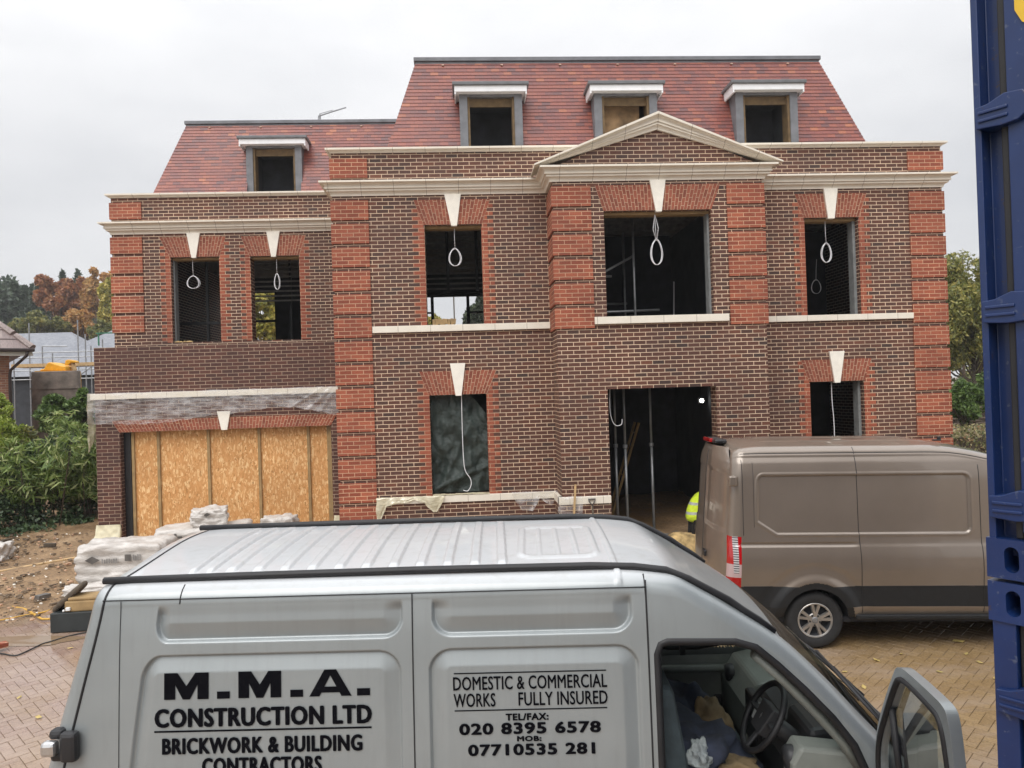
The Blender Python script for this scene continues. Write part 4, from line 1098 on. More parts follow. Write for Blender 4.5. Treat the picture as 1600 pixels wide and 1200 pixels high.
mb = MB(); mb.cbox((3.95, 1.0, 1.36), (.06, .26, .30)); mb.build('centre_console', M['blackframe'], sv, bevel=.015)
# steering wheel
st = empty('steering_wheel', (3.845, .48, 1.60)); st.parent = sv
Ts = Euler((0, R(-58), 0)).to_matrix()
ring = [Ts @ Vector((.195 * math.cos(2 * PI * k / 36), .195 * math.sin(2 * PI * k / 36), 0)) for k in range(36)]
mb = MB(); mb.tube(ring, .0175, 8, closed=True); mb.build('wheel_rim', M['rubber'], st, smooth=True)
mb = MB()
hub = [Ts @ Vector((x, y, z)) for z in (-.05, .012) for (x, y) in ((-.085, -.07), (.075, -.095), (.075, .095), (-.085, .07))]
mb.mesh(hub, [(0, 3, 2, 1), (4, 5, 6, 7), (0, 1, 5, 4), (1, 2, 6, 5), (2, 3, 7, 6), (3, 0, 4, 7)])
for an in (R(90), R(-90), R(180)): mb.tube([Ts @ Vector((.06 * math.cos(an), .06 * math.sin(an), -.02)), Ts @ Vector((.2 * math.cos(an), .2 * math.sin(an), 0))], .022, 8, flat=.5)
mb.build('wheel_hub', M['darktrim'], st, bevel=.012)
lz = Ts @ Vector((.0, 0, .016))
mb = MB(); q = [Ts @ Vector((x, y, .014)) for x, y in ((-.02, 0), (0, -.012), (.02, 0), (0, .012))]; mb.face(q); q = [Ts @ Vector((x, y, .0142)) for x, y in ((-.009, 0), (0, -.005), (.009, 0), (0, .005))]
mb.build('emblem', M['chrome'], st)
mb = MB(); mb.tube([st.location + Ts @ Vector((0, 0, -.03)), Vector((4.10, .48, 1.40))], .05, 10); mb.build('steering_column', M['darktrim'], sv, smooth=True)
# wipers on the windscreen
for v0, v1 in ((.35, .95), (1.0, 1.6)):
    def scr(u, v): p = svS(u, 2 + (v - .24) / (SVW - .48)); return Vector(p) + Vector((.02, 0, .02))
    mb = MB(); mb.tube([scr(4.50, v0), scr(4.36, (v0 + v1) / 2), scr(4.30, v1)], .010, 6); mb.tube([scr(4.46, v0 - .05), scr(4.28, v0 + .12), scr(4.22, v1 + .05)], .012, 6, flat=.6)
    mb.build('wiper', M['rubber'], sv, smooth=True)
mb = MB(); mb.grid(lambda a, b: (lambda p: (p[0], p[1], p[2] + .014))(svS(4.47 + a * .10, 2.02 + .96 * b)), 4, 20); mb.build('scuttle', M['plastic'], sv, smooth=True)
# the open driver's door, hinged at the front edge of the opening
DOOR_ANG = R(83)
dr = empty('driver_door', (4.245, .015, .55)); dr.parent = sv
dr.rotation_euler = (0, 0, PI + DOOR_ANG)          # local +x runs from hinge to latch
def dside(x, w_): return -(catmull(SV_S, w_) - .022)   # outer skin (door local y < 0 is inside after turning)
OUT = soften([(0.0, 0.0), (0.0, .5), (0.0, .96), (.09, 1.20), (.27, 1.42), (.44, 1.60), (.53, 1.685), (.72, 1.70), (.90, 1.705), (1.02, 1.705), (1.04, 1.66), (1.04, 1.5), (1.04, .5), (1.04, 0.0), (.5, 0.0)])
WIN = soften([(.075, .95), (.08, 1.06), (.14, 1.20), (.31, 1.40), (.475, 1.58), (.55, 1.635), (.70, 1.645), (.88, 1.645), (.965, 1.64), (.985, 1.50), (.985, 1.2), (.985, .95), (.5, .95)])
def door_lean(x, z): return -(catmull(SV_S, z + .55) - .02)
def door_pt(x, z, t): return (x, door_lean(x, z) * -1.0 * -1 + t, z)
mb = MB()
def ring_strip(o_, i_, y0, y1, mb):
    pass
def dens(poly, st_=.03, closed=True):
    out = []
    for a, b in zip(poly, poly[1:] + (poly[:1] if closed else [])):
        L = max(1, int(math.hypot(b[0] - a[0], b[1] - a[1]) / st_))
        for k in range(L): out.append((a[0] + (b[0] - a[0]) * k / L, a[1] + (b[1] - a[1]) * k / L))
    return out
def door_shell():
    bm = bmesh.new()
    def loop(poly, t):
        vs = [bm.verts.new(door_pt(x, z, t)) for x, z in poly]
        return vs, [bm.edges.new((vs[i], vs[(i + 1) % len(vs)])) for i in range(len(vs))]
    O, I = dens(OUT), dens(WIN)
    layers = []
    for t, sc in ((.0, 0), (.042, 0)):
        vo, eo = loop(O, t); vi, ei = loop(I, t)
        bmesh.ops.triangle_fill(bm, use_beauty=True, use_dissolve=False, edges=eo + ei)
        layers.append((vo, vi))
    for k in (0, 1):
        a, b = layers[0][k], layers[1][k]; n = len(a)
        for i in range(n):
            try: bm.faces.new((a[i], a[(i + 1) % n], b[(i + 1) % n], b[i]))
            except ValueError: pass
    bmesh.ops.recalc_face_normals(bm, faces=bm.faces)
    me = bpy.data.meshes.new('door_shell'); bm.to_mesh(me); bm.free(); me.materials.append(M['silver'])
    o = bpy.data.objects.new('door_shell', me); col.objects.link(o); o.parent = dr
    b = o.modifiers.new('bevel', 'BEVEL'); b.width = .012; b.segments = 3; b.limit_method = 'ANGLE'; b.angle_limit = R(50)
door_shell()
# door glass, seal, quarter-light bar, inner trim, mirror
mb = MB(); mb.face([door_pt(x, z, .030) for x, z in WIN]); mb.build('door_window', M['glass'], dr)
mb = MB(); mb.tube([door_pt(x, z, .0) for x, z in dens(WIN)], .013, 6, closed=True); mb.build('window_seal', M['rubber'], dr, smooth=True)
mb = MB(); mb.tube([door_pt(.365, .97, .015), door_pt(.345, 1.20, .015), door_pt(.335, 1.42, .015)], .015, 6); mb.build('window_bar', M['rubber'], dr, smooth=True)
mb = MB(); mb.prism([(.05, .03), (.06, .90), (.98, .90), (.99, .03)], -.03, -.004); mb.build('door_trim', M['greytrim'], dr, bevel=.012)
mb = MB(); mb.cbox((.13, .17, 1.10), (.20, .09, .36)); mb.tube([(.04, .05, .93), (.10, .15, .95)], .035, 8); mb.build('wing_mirror', M['blackframe'], dr, bevel=.035)

# ------------------------------------------------------------------ bronze panel van
BV_O = (3.2122, 9.2575, .208); BV_A = R(-5.8); BV_P = R(1.0)
bv = empty('brown_van', BV_O, BV_A, 'metallic brown panel van with plain sides and alloy wheel parked by the house door', 'van', pitch=BV_P)
BVW = 2.06
BV_T = [(0, 2.48), (.10, 2.52), (.4, 2.54), (2.4, 2.535), (2.8, 2.50), (3.23, 2.415), (3.5, 2.33), (3.72, 2.23), (4.0, 2.02), (4.4, 1.68), (4.72, 1.40), (4.82, 1.32), (5.1, 1.22), (5.3, 1.08), (5.42, .90)]
BV_S = [(.38, .06), (.45, .03), (.52, .012), (.78, .010), (.9, .004), (1.0, .0), (1.10, .004), (1.25, .028), (1.30, .045), (1.42, .055), (2.1, .082), (2.28, .115), (2.36, .15)]
def bv_side(u, w):
    v = interp(BV_S, w) if w < .6 else catmull(BV_S, w)
    # bodyside window pressing, lower rear corner cut off on the slant
    d = rr_sdf(u, w, .345, 2.93, 1.415, 2.14, .07)
    d = max(d, (-(u - .345) * .55 - (w - 1.415) * .82 + .13))
    e = .018 * smooth01(-d / .011) - .005 * smooth01((.022 - abs(d - .016)) / .014)
    if u > 4.4: v += .38 * ((u - 4.4) / 1.02) ** 2
    if u < .16: v += .12 * (1 - math.sqrt(max(0, 1 - (1 - u / .16) ** 2)))
    # crease behind the sliding-door rail
    if .14 < u < 1.60: e += .014 * smooth01((.030 - abs(w - 1.285)) / .02) * smooth01((1.60 - u) / .15)
    # flared wheel arches
    for uc in (1.02, 4.32):
        d2 = math.hypot(u - uc, (w - .35) * (1.0 if w > .35 else 1.3))
        v -= .038 * smooth01((.60 - d2) / .12) if .44 < d2 else .038
        if .60 < d2 < .72: v += .006 * math.sin((d2 - .6) / .12 * PI)
    return v + e
def bv_rear(w): return catmull([(.38, -.05), (.5, -.07), (.8, -.05), (1.3, -.02), (1.8, .015), (2.3, .055), (2.5, .10)], w)
def bv_roof(u, v):
    T = catmull(BV_T, u); c = (v - BVW / 2) / (BVW / 2 - .3)
    z = T - .045 + .05 * (1 - c * c)
    for vc in (.62, 1.03, 1.44):
        if .5 < u < 2.7: z += .010 * smooth01((.045 - abs(v - vc)) / .03) * smooth01((u - .5) / .1) * smooth01((2.7 - u) / .1)
    for (a, b) in ((.7, .5), (1.35, .5), (2.1, .5), (1.35, .42), (2.2, .42)):
        d = math.hypot((u - a) / 1.8, v - b); z += .006 * smooth01((.03 - d) / .02)
    return z
def bvS(u, s):
    T = catmull(BV_T, u); wsh = max(min(2.36, T - .15), .5)
    va = bv_side(u, wsh); vb = max(.32, va + .17)
    if s < 1:
        w_ = .40 + (wsh - .40) * s; v = bv_side(u, w_)
    elif s < 2:
        t = (s - 1) * PI / 2
        v = va + (vb - va) * (1 - math.cos(t)); w_ = wsh + (bv_roof(u, vb) - wsh) * math.sin(t)
        if s < 1.42 and u < 3.3: w_ -= .0; v += .006 * smooth01((.10 - abs(s - 1.22)) / .08)
    elif s <= 3: v = vb + (BVW - 2 * vb) * (s - 2); w_ = bv_roof(u, v)
    elif s < 4:
        t = (4 - s) * PI / 2
        v = BVW - (va + (vb - va) * (1 - math.cos(t))); w_ = wsh + (bv_roof(u, vb) - wsh) * math.sin(t)
    else:
        w_ = .40 + (wsh - .40) * (5 - s); v = BVW - bv_side(u, w_)
    uu = u + (bv_rear(w_) * (1 - u / .6) if u < .6 else 0)
    if u > 3.6: uu += .10 * (1 - ((v - BVW / 2) / (BVW / 2)) ** 2) * smooth01((u - 3.6) / .5)
    return (uu, v, w_)
def bv_cat(u, s, p):
    if s < 1 or s > 4:
        for uc in (1.02, 4.32):
            d = math.hypot(p[0] - uc, p[2] - .35)
            if d < .40: return None
            if d < .475 and p[2] > .2: return 'lower_trim'
        if u < .15 and .76 < p[2] < 1.385 and s < 1: return 'tail_light'
        if .525 < p[2] < .775: return 'lower_trim'
        if p[2] < .525 and (u < .62): return 'lower_trim'
        if in_poly(p[0], p[2], [(3.25, 1.45), (3.3, 2.12), (3.55, 2.12), (3.95, 1.86), (4.4, 1.45)]): return 'side_window'
    if 2.0 < s < 3.0 and 3.78 < u < 4.72: return 'windscreen'
    return 'body'
us = list(np.unique(np.concatenate([np.linspace(0, .7, 76), np.linspace(.7, 1.6, 84), np.linspace(1.6, 3.4, 130), np.linspace(3.4, 5.42, 60)])))
ss = list(np.unique(np.concatenate([np.linspace(0, 1, 230), np.linspace(1, 2, 18), np.linspace(2, 3, 44), np.linspace(3, 4, 8), np.linspace(4, 5, 40)])))
B = loft_shell(us, ss, bvS, bv_cat, None)
link_mesh('body', B['body'][1], B['body'][2], M['bronze'], bv, True)
link_mesh('lower_trim', B['lower_trim'][1], B['lower_trim'][2], M['plastic'], bv, True)
link_mesh('windscreen', B['windscreen'][1], B['windscreen'][2], M['darkglass'], bv, True)
link_mesh('side_window', B['side_window'][1], B['side_window'][2], M['darkglass'], bv, True)
tl = link_mesh('tail_light', B['tail_light'][1], B['tail_light'][2], M['tail'], bv, True)
mb = MB()
def bvr(a, b):
    w_ = .40 + a * 2.10; va = catmull(BV_S, min(w_, 2.36)) + .12 + .16 * smooth01((w_ - 2.3) / .18); v = va + (BVW - 2 * va) * b
    e = 0
    for c0, c1 in ((.16, .97), (1.09, 1.90)):
        d = rr_sdf(v, w_, c0, c1, 1.42, 2.18, .06); e += .012 * smooth01(-d / .02)
    bulge = .11 * (1 - (2 * b - 1) ** 4)
    return (bv_rear(w_) - bulge + e, v, min(w_, 2.475))
mb.grid(bvr, 80, 60); mb.build('rear_doors', M['bronze'], bv, smooth=True)
mb = MB(); mb.tube([bvr(a, .5) for a in np.linspace(.05, .95, 20)], .006, 5); mb.build('door_gap', M['rubber'], bv, smooth=True)
mb = MB(); mb.box(-.12, .10, .12, BVW - .12, .36, .56); mb.build('rear_bumper', M['plastic'], bv, bevel=.04)
p = bvr(.30, .40); mb = MB(); mb.cbox((p[0] - .012, p[1], p[2]), (.04, .16, .08)); mb.build('door_handle', M['blackframe'], bv, bevel=.012)
mb = MB(); mb.cbox((.06, BVW / 2, 2.525), (.16, .62, .055)); mb.build('lamp_housing', M['blackframe'], bv, bevel=.02)
mb = MB(); mb.cbox((-.025, BVW / 2 + .08, 2.53), (.05, .42, .05)); mb.build('brake_light', M['redlens'], bv, bevel=.008)
for w_ in (2.08, .62):
    mb = MB(); mb.cbox((.035, .055, w_), (.10, .10, .13)); mb.build('door_hinge', M['bronze'], bv, bevel=.02)
mb = MB(); mb.cbox((.02, .062, 2.09), (.05, .07, .09)); mb.build('hinge_pin', M['blackframe'], bv, bevel=.01)
def bgap(pts, r=.0038): 
    mb = MB(); mb.tube(pts, r, 5); mb.build('panel_gap', M['rubber'], bv, smooth=True)
def bon(u, w_, o=.001): return (u, bv_side(u, w_) - o, w_)
def bshoulder(u, s): p = bvS(u, s); return (p[0], p[1] - .001, p[2] + .001)
bgap([bon(1.57 + .01 * (2.3 - w_), w_) for w_ in np.linspace(.45, 2.30, 40)] + [bshoulder(1.57, s) for s in (1.0, 1.2, 1.4, 1.6)])
bgap([bon(3.05, w_) for w_ in np.linspace(.45, 2.25, 40)])
bgap([bon(.165, w_) for w_ in np.linspace(1.40, 2.33, 20)]); bgap([bshoulder(u, 1.22) for u in np.linspace(.1, 3.4, 50)], .005)
bgap([bon(.30, w_) for w_ in np.linspace(1.5, 2.3, 20)], .0025)
bgap([bon(u, .778) for u in np.linspace(.15, .5, 8)], .004); bgap([bon(u, .778) for u in np.linspace(1.5, 3.8, 20)], .004)
mb = MB(); mb.box(1.50, 3.9, -.02, .10, .372, .432); mb.build('side_step', M['plastic'], bv, bevel=.015)
mb = MB(); mb.cbox((2.72, .42, 2.535), (.10, .05, .02)); mb.cbox((2.75, .42, 2.56), (.04, .04, .04)); mb.build('aerial_base', M['blackframe'], bv, bevel=.008)
mb = MB(); mb.box(.1, 5.2, .15, BVW - .15, .30, .36); mb.build('chassis', M['dark'], bv)
for u in (1.02, 4.32):
    mb = MB(); mb.grid(lambda a, b: (u + .44 * math.cos(PI * a), .03 + 1.98 * b, .35 + .44 * math.sin(PI * a)), 24, 2); mb.build('wheel_housing', M['dark'], bv, smooth=True)
    for v, sd in ((.155, -1), (BVW - .155, 1)): wheel(bv, u, v, .350, .352, .225, sd, .215)
mb = MB(); mb.grid(lambda a, b: (lambda p: (p[0] + .05 * math.sin(a * PI), p[1], .3 + (p[2] - .3) * (1 - a)))(bvS(5.42, 2 + b)), 8, 24); mb.build('bumper', M['plastic'], bv, smooth=True)
for v in (.45, BVW - .45):
    mb = MB(); mb.cbox((5.38, v, 1.0), (.10, .34, .22)); mb.build('headlight', M['chrome'], bv, bevel=.03)
for v in (-.14, BVW + .14):
    mb = MB(); mb.cbox((3.98, v, 1.62), (.10, .20, .34)); mb.cbox((4.0, v + (.11 if v < 1 else -.11), 1.5), (.06, .12, .06)); mb.build('wing_mirror', M['blackframe'], bv, bevel=.03)
for v in (.25, 1.2):
    mb = MB(); mb.cbox((3.5, v + .3, 1.1), (.5, .5, .2)); mb.cbox((3.28, v + .3, 1.5), (.15, .5, .8)); mb.build('seat', M['darktrim'], bv, bevel=.05)
# ------------------------------------------------------------------ places on real planes
def ray(px, py): return rgt * ((px - 800) / 1190) + upv * ((600 - py) / 1190) + fwd
def onY(px, py, Y):
    d = ray(px, py); p = d * (Y / d.y); return Vector((p.x, p.y, p.z + CAM_Z))
def onG(px, py, dz=0.0):
    d = ray(px, py); z = .2
    for _ in range(50):
        t = (z + dz - CAM_Z) / d.z; z = .5 * z + .5 * base_z(d.x * t, d.y * t)
    return Vector((d.x * t, d.y * t, z + dz))

# ------------------------------------------------------------------ containers
CA = R(55) + psi
P0 = right0 * 1.425 + fwd0 * 2.3
tv = Vector((math.cos(CA), -math.sin(CA), 0)); nv = Vector((math.sin(CA), math.cos(CA), 0))
def container(name, z0, H, label, plain_post):
    c = empty(name, (P0.x, P0.y, z0), -CA, label, 'container', 'blue shipping containers stacked beside the van')
    # local x along the door end, local y into the container
    W_, L_ = 2.44, 6.06
    for x, sg in ((0, 1), (W_, -1)):
        m = MB(); a, b = sorted((x, x + sg * .066)); a2, b2 = sorted((x, x + sg * .020))
        pr = [(x, -.004), (x + sg * .064, -.004), (x + sg * .064, .16), (x, .16)] if plain_post else [(x, -.004), (x + sg * .020, -.004), (x + sg * .020, .050), (x + sg * .066, .050), (x + sg * .066, .16), (x, .16)]
        m.prism(pr if sg > 0 else pr[::-1], .10, H - .10, axis='z'); m.build('corner_post', M['blue'], c, bevel=.003)
        m = MB(); a, b = sorted((x + sg * .0665, x + sg * .086)); m.box(a, b, .012, .10, .12, H - .12); m.build('door_gasket', M['rubber'], c, bevel=.004)
    for k in (0, 1):
        d = empty('door', (.089 + k * 1.135, .0, .14)); d.parent = c
        m = MB(); w_ = 1.127; h = H - .28
        m.box(0, .075, 0, .05, 0, h); m.box(w_ - .075, w_, 0, .05, 0, h); m.box(.0755, w_ - .0755, 0, .05, 0, .09); m.box(.0755, w_ - .0755, 0, .05, h - .09, h)
        n = 5; zz = np.linspace(.09, h - .09, n * 4 + 1); V = []; F = []
        for i, z in enumerate(zz):
            y = .012 if (i // 2) % 2 else .044
            V += [(.0755, y, z), (w_ - .0755, y, z)]
        for i in range(len(zz) - 1): F.append((2 * i, 2 * i + 1, 2 * i + 3, 2 * i + 2))
        m.mesh(V, F); m.build('door_leaf', M['blue'], d, bevel=.004)
        for x in (.24, .86):
            m = MB(); m.tube([(x, -.03, -.05), (x, -.03, h + .05)], .019, 12); m.build('locking_bar', M['galv'], d, smooth=True)
            m = MB()
            for z in (.15, .75, 1.15, h - .2): m.cbox((x, -.022, z), (.09, .055, .05))
            m.build('bar_bracket', M['blue'], d, bevel=.006)
        m = MB(); m.cbox((.55, -.04, 1.0), (.60, .014, .035)); m.build('lock_handle', M['galv'], d, bevel=.005)
    for z in (.215, .795, 1.375, 1.955, 2.535):
        for x, sg in ((0, 1), (W_, -1)):
            m = MB()
            pr = [(.012, z - .034), (.010, z + .030), (.045, z + .034), (.09, z + .052), (.140, z + .047), (.150, z + .03), (.148, z - .02), (.125, z - .036), (.08, z - .040)]
            pr = [(x + sg * a, b) for a, b in pr]
            m.prism(pr if sg > 0 else pr[::-1], -.022, .052)
            for dz in (-.018, .006): m.box(min(x + sg * .02, x + sg * .10), max(x + sg * .02, x + sg * .10), -.028, -.0222, z + dz, z + dz + .010)
            m.build('hinge', M['blue'], c, bevel=.003)
    for x, sg in ((-.006, 1), (W_ + .006, -1)):
        for zb in (0.0, H - .118):
            for y in (-.012, L_ - .16):
                bm = bmesh.new(); m = MB()
                a, b = sorted((x, x + sg * .162))
                # face with an oblong hole, real depth behind it
                hole = []
                cx_, cz_ = x + sg * .068, zb + .059
                for k in range(20):
                    an = 2 * PI * k / 20; hole.append((cx_ + .020 * math.cos(an), cz_ + .020 * math.sin(an) + (.018 if math.sin(an) > 0 else -.018)))
                out = [(a, zb), (b, zb), (b, zb + .118), (a, zb + .118)]
                yo = y if y < 1 else y + .178
                vo = [bm.verts.new((p, yo, q)) for p, q in out]; vi = [bm.verts.new((p, yo, q)) for p, q in hole]
                eo = [bm.edges.new((vo[i], vo[(i + 1) % 4])) for i in range(4)]; ei = [bm.edges.new((vi[i], vi[(i + 1) % 20])) for i in range(20)]
                bmesh.ops.triangle_fill(bm, use_beauty=True, edges=eo + ei)
                yi = yo + (.12 if y < 1 else -.12); vb = [bm.verts.new((p, yi, q)) for p, q in hole]
                for i in range(20): bm.faces.new((vi[i], vi[(i + 1) % 20], vb[(i + 1) % 20], vb[i]))
                bm.faces.new(vb)
                yb = yo + (.178 if y < 1 else -.178); vk = [bm.verts.new((p, yb, q)) for p, q in out]
                for i in range(4): bm.faces.new((vo[(i + 1) % 4], vo[i], vk[i], vk[(i + 1) % 4]))
                bm.faces.new(vk)
                bmesh.ops.recalc_face_normals(bm, faces=bm.faces)
                me = bpy.data.meshes.new('corner_casting'); bm.to_mesh(me); bm.free(); me.materials.append(M['blue'])
                o = bpy.data.objects.new('corner_casting', me); col.objects.link(o); o.parent = c
    m = MB(); m.box(.165, W_ - .165, -.002, .10, .012, .12); m.box(.165, W_ - .165, -.002, .10, H - .12, H - .012); m.build('end_rail', M['blue'], c, bevel=.006)
    # corrugated sides and roof
    for x, sg in ((.02, 1), (W_ - .02, -1)):
        n = 22; ys = np.linspace(.17, L_ - .17, n * 4 + 1); V = []; F = []
        for i, y in enumerate(ys):
            xx = x + sg * (.036 if (i // 2) % 2 else .0); V += [(xx, y, .1), (xx, y, H - .06)]
        for i in range(len(ys) - 1): F.append((2 * i, 2 * i + 2, 2 * i + 3, 2 * i + 1))
        m = MB(); m.mesh(V, F); m.build('side_wall', M['blue'], c)
    m = MB(); m.box(.04, W_ - .04, .05, L_ - .02, H - .05, H - .02); m.box(.04, W_ - .04, .05, L_ - .02, .06, .14); m.box(.03, W_ - .03, L_ - .06, L_ - .02, .14, H - .05); m.build('roof_and_floor', M['blue'], c)
    return c
container('shipping_container', 0.0, 2.885, 'lower blue shipping container carrying another one on top', True)
uc = container('shipping_container', 2.896, 2.885, 'upper blue shipping container with yellow sticker on its door', False)
m = MB(); m.prism([(.120, 1.86), (.162, 1.86), (.162, 1.60), (.138, 1.62), (.120, 1.66)], -.0045, -.001); m.build('sticker', plain('yellow sticker', (.72, .46, .03), .45, var=.08), uc)

# ------------------------------------------------------------------ cables, sheets and things on the house
def coil(cx, cy, Y, w_, h_, top, turns=4, label='', name='cable_coil', yawtilt=0.0, double=False):
    c = onY(cx, cy, Y); s = Y / 1190; tp = onY(*top, Y)
    m = MB(); pts = []
    for k in range(turns * 28 + 1):
        a = PI / 2 + 2 * PI * k / 28; q = k / 28
        rx = w_ * s / 2 * (1 + .11 * math.sin(q * 2.3)); rz = h_ * s / 2 * (1 + .04 * math.cos(q * 3.1))
        egg = 1 - .18 * math.sin(a)
        pts.append((c.x + rx * egg * math.cos(a) + .008 * math.sin(q * 1.7), c.y + .012 * math.sin(q * 2.9) + .01 * math.cos(a + q), c.z + rz * math.sin(a)))
    m.tube(pts, .0052, 6)
    t0 = (c.x + .005, c.y, c.z + h_ * s / 2)
    m.tube([tp, (tp.x * .5 + t0[0] * .5 - .006, tp.y, (tp.z + t0[2]) / 2), t0], .0055, 6)
    if double: m.tube([tp, (tp.x * .5 + t0[0] * .5 + .05, tp.y, (tp.z * .45 + t0[2] * .55)), (t0[0] + .01, t0[1], t0[2])], .006, 6); m.tube([tp, (tp.x * .5 + t0[0] * .5 - .05, tp.y, (tp.z * .4 + t0[2] * .6)), (t0[0] - .01, t0[1], t0[2])], .006, 6)
    return tag(m.build(name, M['white'], None, smooth=True), label, 'cable', 'white cables left hanging in the window openings')
coil(302, 441, YW + .12, 17, 19, (301, 401), label='small round white cable coil hanging in the leftmost upper window')
coil(433, 440, YW + .12, 7.5, 24, (432, 399), label='narrow white cable coil hanging in the window right of the leftmost one')
coil(711, 402, YM + .12, 17, 27, (710, 352), label='oval white cable coil hanging in the window above the cut bricks')
coil(1026, 394, YB + .12, 17, 40, (1023, 334), double=True, turns=5, label='long thick white cable coil hanging in the wide window under the pediment')
coil(1291, 395, YM + .12, 15, 31, (1289, 342), turns=5, label='white cable coil hanging in the upper window nearest the blue container')
coil(1275, 448, YM + 1.6, 15, 22, (1276, 405), turns=2, label='dim white cable coil deeper inside the upper window nearest the blue container')
def cable(pts, r, mat, name, label, cat='cable', group=None):
    out = []
    P_ = [Vector(p) for p in pts]
    for i in range(len(P_) - 1):
        p0, p1, p2, p3 = P_[max(i - 1, 0)], P_[i], P_[i + 1], P_[min(i + 2, len(P_) - 1)]
        for k in range(8):
            t = k / 8
            out.append(.5 * ((2 * p1) + (p2 - p0) * t + (2 * p0 - 5 * p1 + 4 * p2 - p3) * t * t + (3 * p1 - p0 - 3 * p2 + p3) * t**3))
    out.append(P_[-1])
    m = MB(); m.tube(out, r, 6); return tag(m.build(name, M[mat], None, smooth=True), label, cat, group)
g_ = 'white cables left hanging in the window openings'
cable([onY(x, y, YM + .10) for x, y in ((721, 614), (722, 660), (724, 712), (727, 735), (735, 748), (736, 758), (731, 767), (724, 766))], .0085, 'white', 'cable_or_light_slit', 'white cable hanging over the dark tarpaulin in the lower window', group=g_)
cable([onY(x, y, YM + .12) for x, y in ((1299, 597), (1300, 625), (1303, 660), (1304, 700), (1303, 740))], .008, 'white', 'cable_or_light_slit', 'white cable hanging straight in the lower window behind the brown van', group=g_)
cable([onY(x, y, YB + .2) for x, y in ((953, 606), (953, 640), (957, 658), (963, 665), (971, 663), (972, 655))], .007, 'white', 'cable_or_light_slit', 'white cable looped down the left side of the doorway', group=g_)

def sheet(fn, nu, nv, name, mat, label, cat='plastic sheet', group=None):
    m = MB(); m.grid(fn, nu, nv); return tag(m.build(name, M[mat], None, smooth=True), label, cat, group)
BOT = [(-7.75, 3.08), (-7.4, 3.07), (-6.8, 3.05), (-6.2, 3.06), (-5.6, 3.13), (-5.2, 3.19), (-4.8, 3.21), (-4.4, 3.26), (-4.0, 3.30), (-3.6, 3.30), (-3.2, 3.22), (-2.7, 3.10), (-2.6, 3.06)]
def pf(a, b):
    x = -7.76 + 5.14 * a; zb = interp(BOT, x) + .008 * math.sin(x * 21) ; zt = 3.712; z = zt + (zb - zt) * b
    y = YG - .095 - .02 * b + .016 * math.sin(x * 9 + z * 7) * b + .02 * nse(x * 2.3, z * 4, 1) + .012 * nse(x * 9, z * 5, 4)
    fold = math.exp(-((x + 6.28 + .1 * (z - 3.4)) / .06) ** 2); y -= .03 * fold
    for cx_, sl_ in ((-3.6, 1.6), (-3.2, 1.1), (-2.95, .7)):
        d = (x - cx_) - sl_ * (z - 3.3); y -= .022 * math.exp(-(d / .05) ** 2)
    if b == 0: y += .0
    return (x, min(y, YG - .083), z)
sheet(pf, 200, 24, 'polythene_sheet', 'poly', 'clear polythene sheet draped from the stone band above the garage boarding', group='plastic sheets protecting the stonework')
sheet(lambda a, b: (-7.76 + .10 * b * (.5 + .5 * math.sin(a * 9)) + .03 * nse(a * 6, b * 4), YG - .11 + .22 * b, 3.71 - 1.22 * a * (1 - .25 * b)), 40, 10, 'polythene_sheet', 'polyyel', 'bunched polythene hanging off the left end of the garage stone band', group='plastic sheets protecting the stonework')
# protective sheet over the stone band top, yellowed
def plinth_sheet(x0, x1, Y, ztop, drops, label, mat='polyyel'):
    def f(a, b):
        x = x0 + (x1 - x0) * a; dz = interp(drops, a)
        if b < .25: return (x, Y - .02 - .075 * (b / .25), ztop + .004 + .003 * math.sin(x * 30))
        t = (b - .25) / .75
        return (x + .01 * math.sin(t * 9 + a * 20), Y - .098 - .03 * t - .028 * nse(x * 6, t * 3, 2) * t - .015 * t * math.sin(x * 25), ztop + .004 - dz * t)
    return sheet(f, 60, 16, 'polythene_sheet', mat, label, group='plastic sheets protecting the stonework')
plinth_sheet(-1.74, -1.0, YM, 1.53, [(0, .42), (.1, .46), (.25, .16), (.5, .12), (.8, .10), (1, .05)], 'torn yellowed polythene hanging at the left end of the plinth band')
plinth_sheet(-1.0, -.45, YM, 1.53, [(0, .05), (.3, .12), (.6, .30), (.75, .30), (1, .03)], 'pointed scrap of polythene hanging from the plinth under the tarpaulin window')
plinth_sheet(.85, 1.72, YM, 1.535, [(0, .05), (.2, .34), (.45, .36), (.6, .12), (.85, .27), (1, .10)], 'crumpled polythene over the plinth band in the corner beside the bay', 'poly')
plinth_sheet(1.64, 2.08, YB, 1.52, [(0, .45), (.3, .5), (.7, .46), (.95, .42), (1, .1)], 'polythene wrapped round the bay corner behind the spade', 'poly')
sheet(lambda a, b: (-.66 + 1.08 * a, YM + .03 - .11 * b, 1.545 + .03 * abs(nse(a * 8, b * 3)) - .01 * b), 24, 6, 'polythene_sheet', 'polyyel', 'strip of polythene lying on the sill under the dark tarpaulin', group='plastic sheets protecting the stonework')
def skirt(x0, x1, Y, z0, z1, label):
    def f(a, b):
        z = z1 + (z0 - z1) * b; fl = .02 + .10 * b * b
        k = a * 3
        if k < 1: p = (x0 - fl, Y + .3 - (.3 + fl) * k)
        elif k < 2: p = (x0 - fl + (x1 - x0 + fl) * (k - 1), Y - fl)
        else: p = (x1, Y - fl + (.2 + fl) * (k - 2))
        return (p[0] + .015 * nse(a * 9, b * 4, 1), p[1] + .02 * nse(a * 11, b * 5, 3), z)
    return sheet(f, 60, 14, 'dust_sheet', 'polycream', label, 'dust sheet', 'cream dust sheets round the garage piers')
skirt(-7.66, -7.19, YG - .02, .52, .985, 'cream dust sheet wrapped round the foot of the left garage pier')
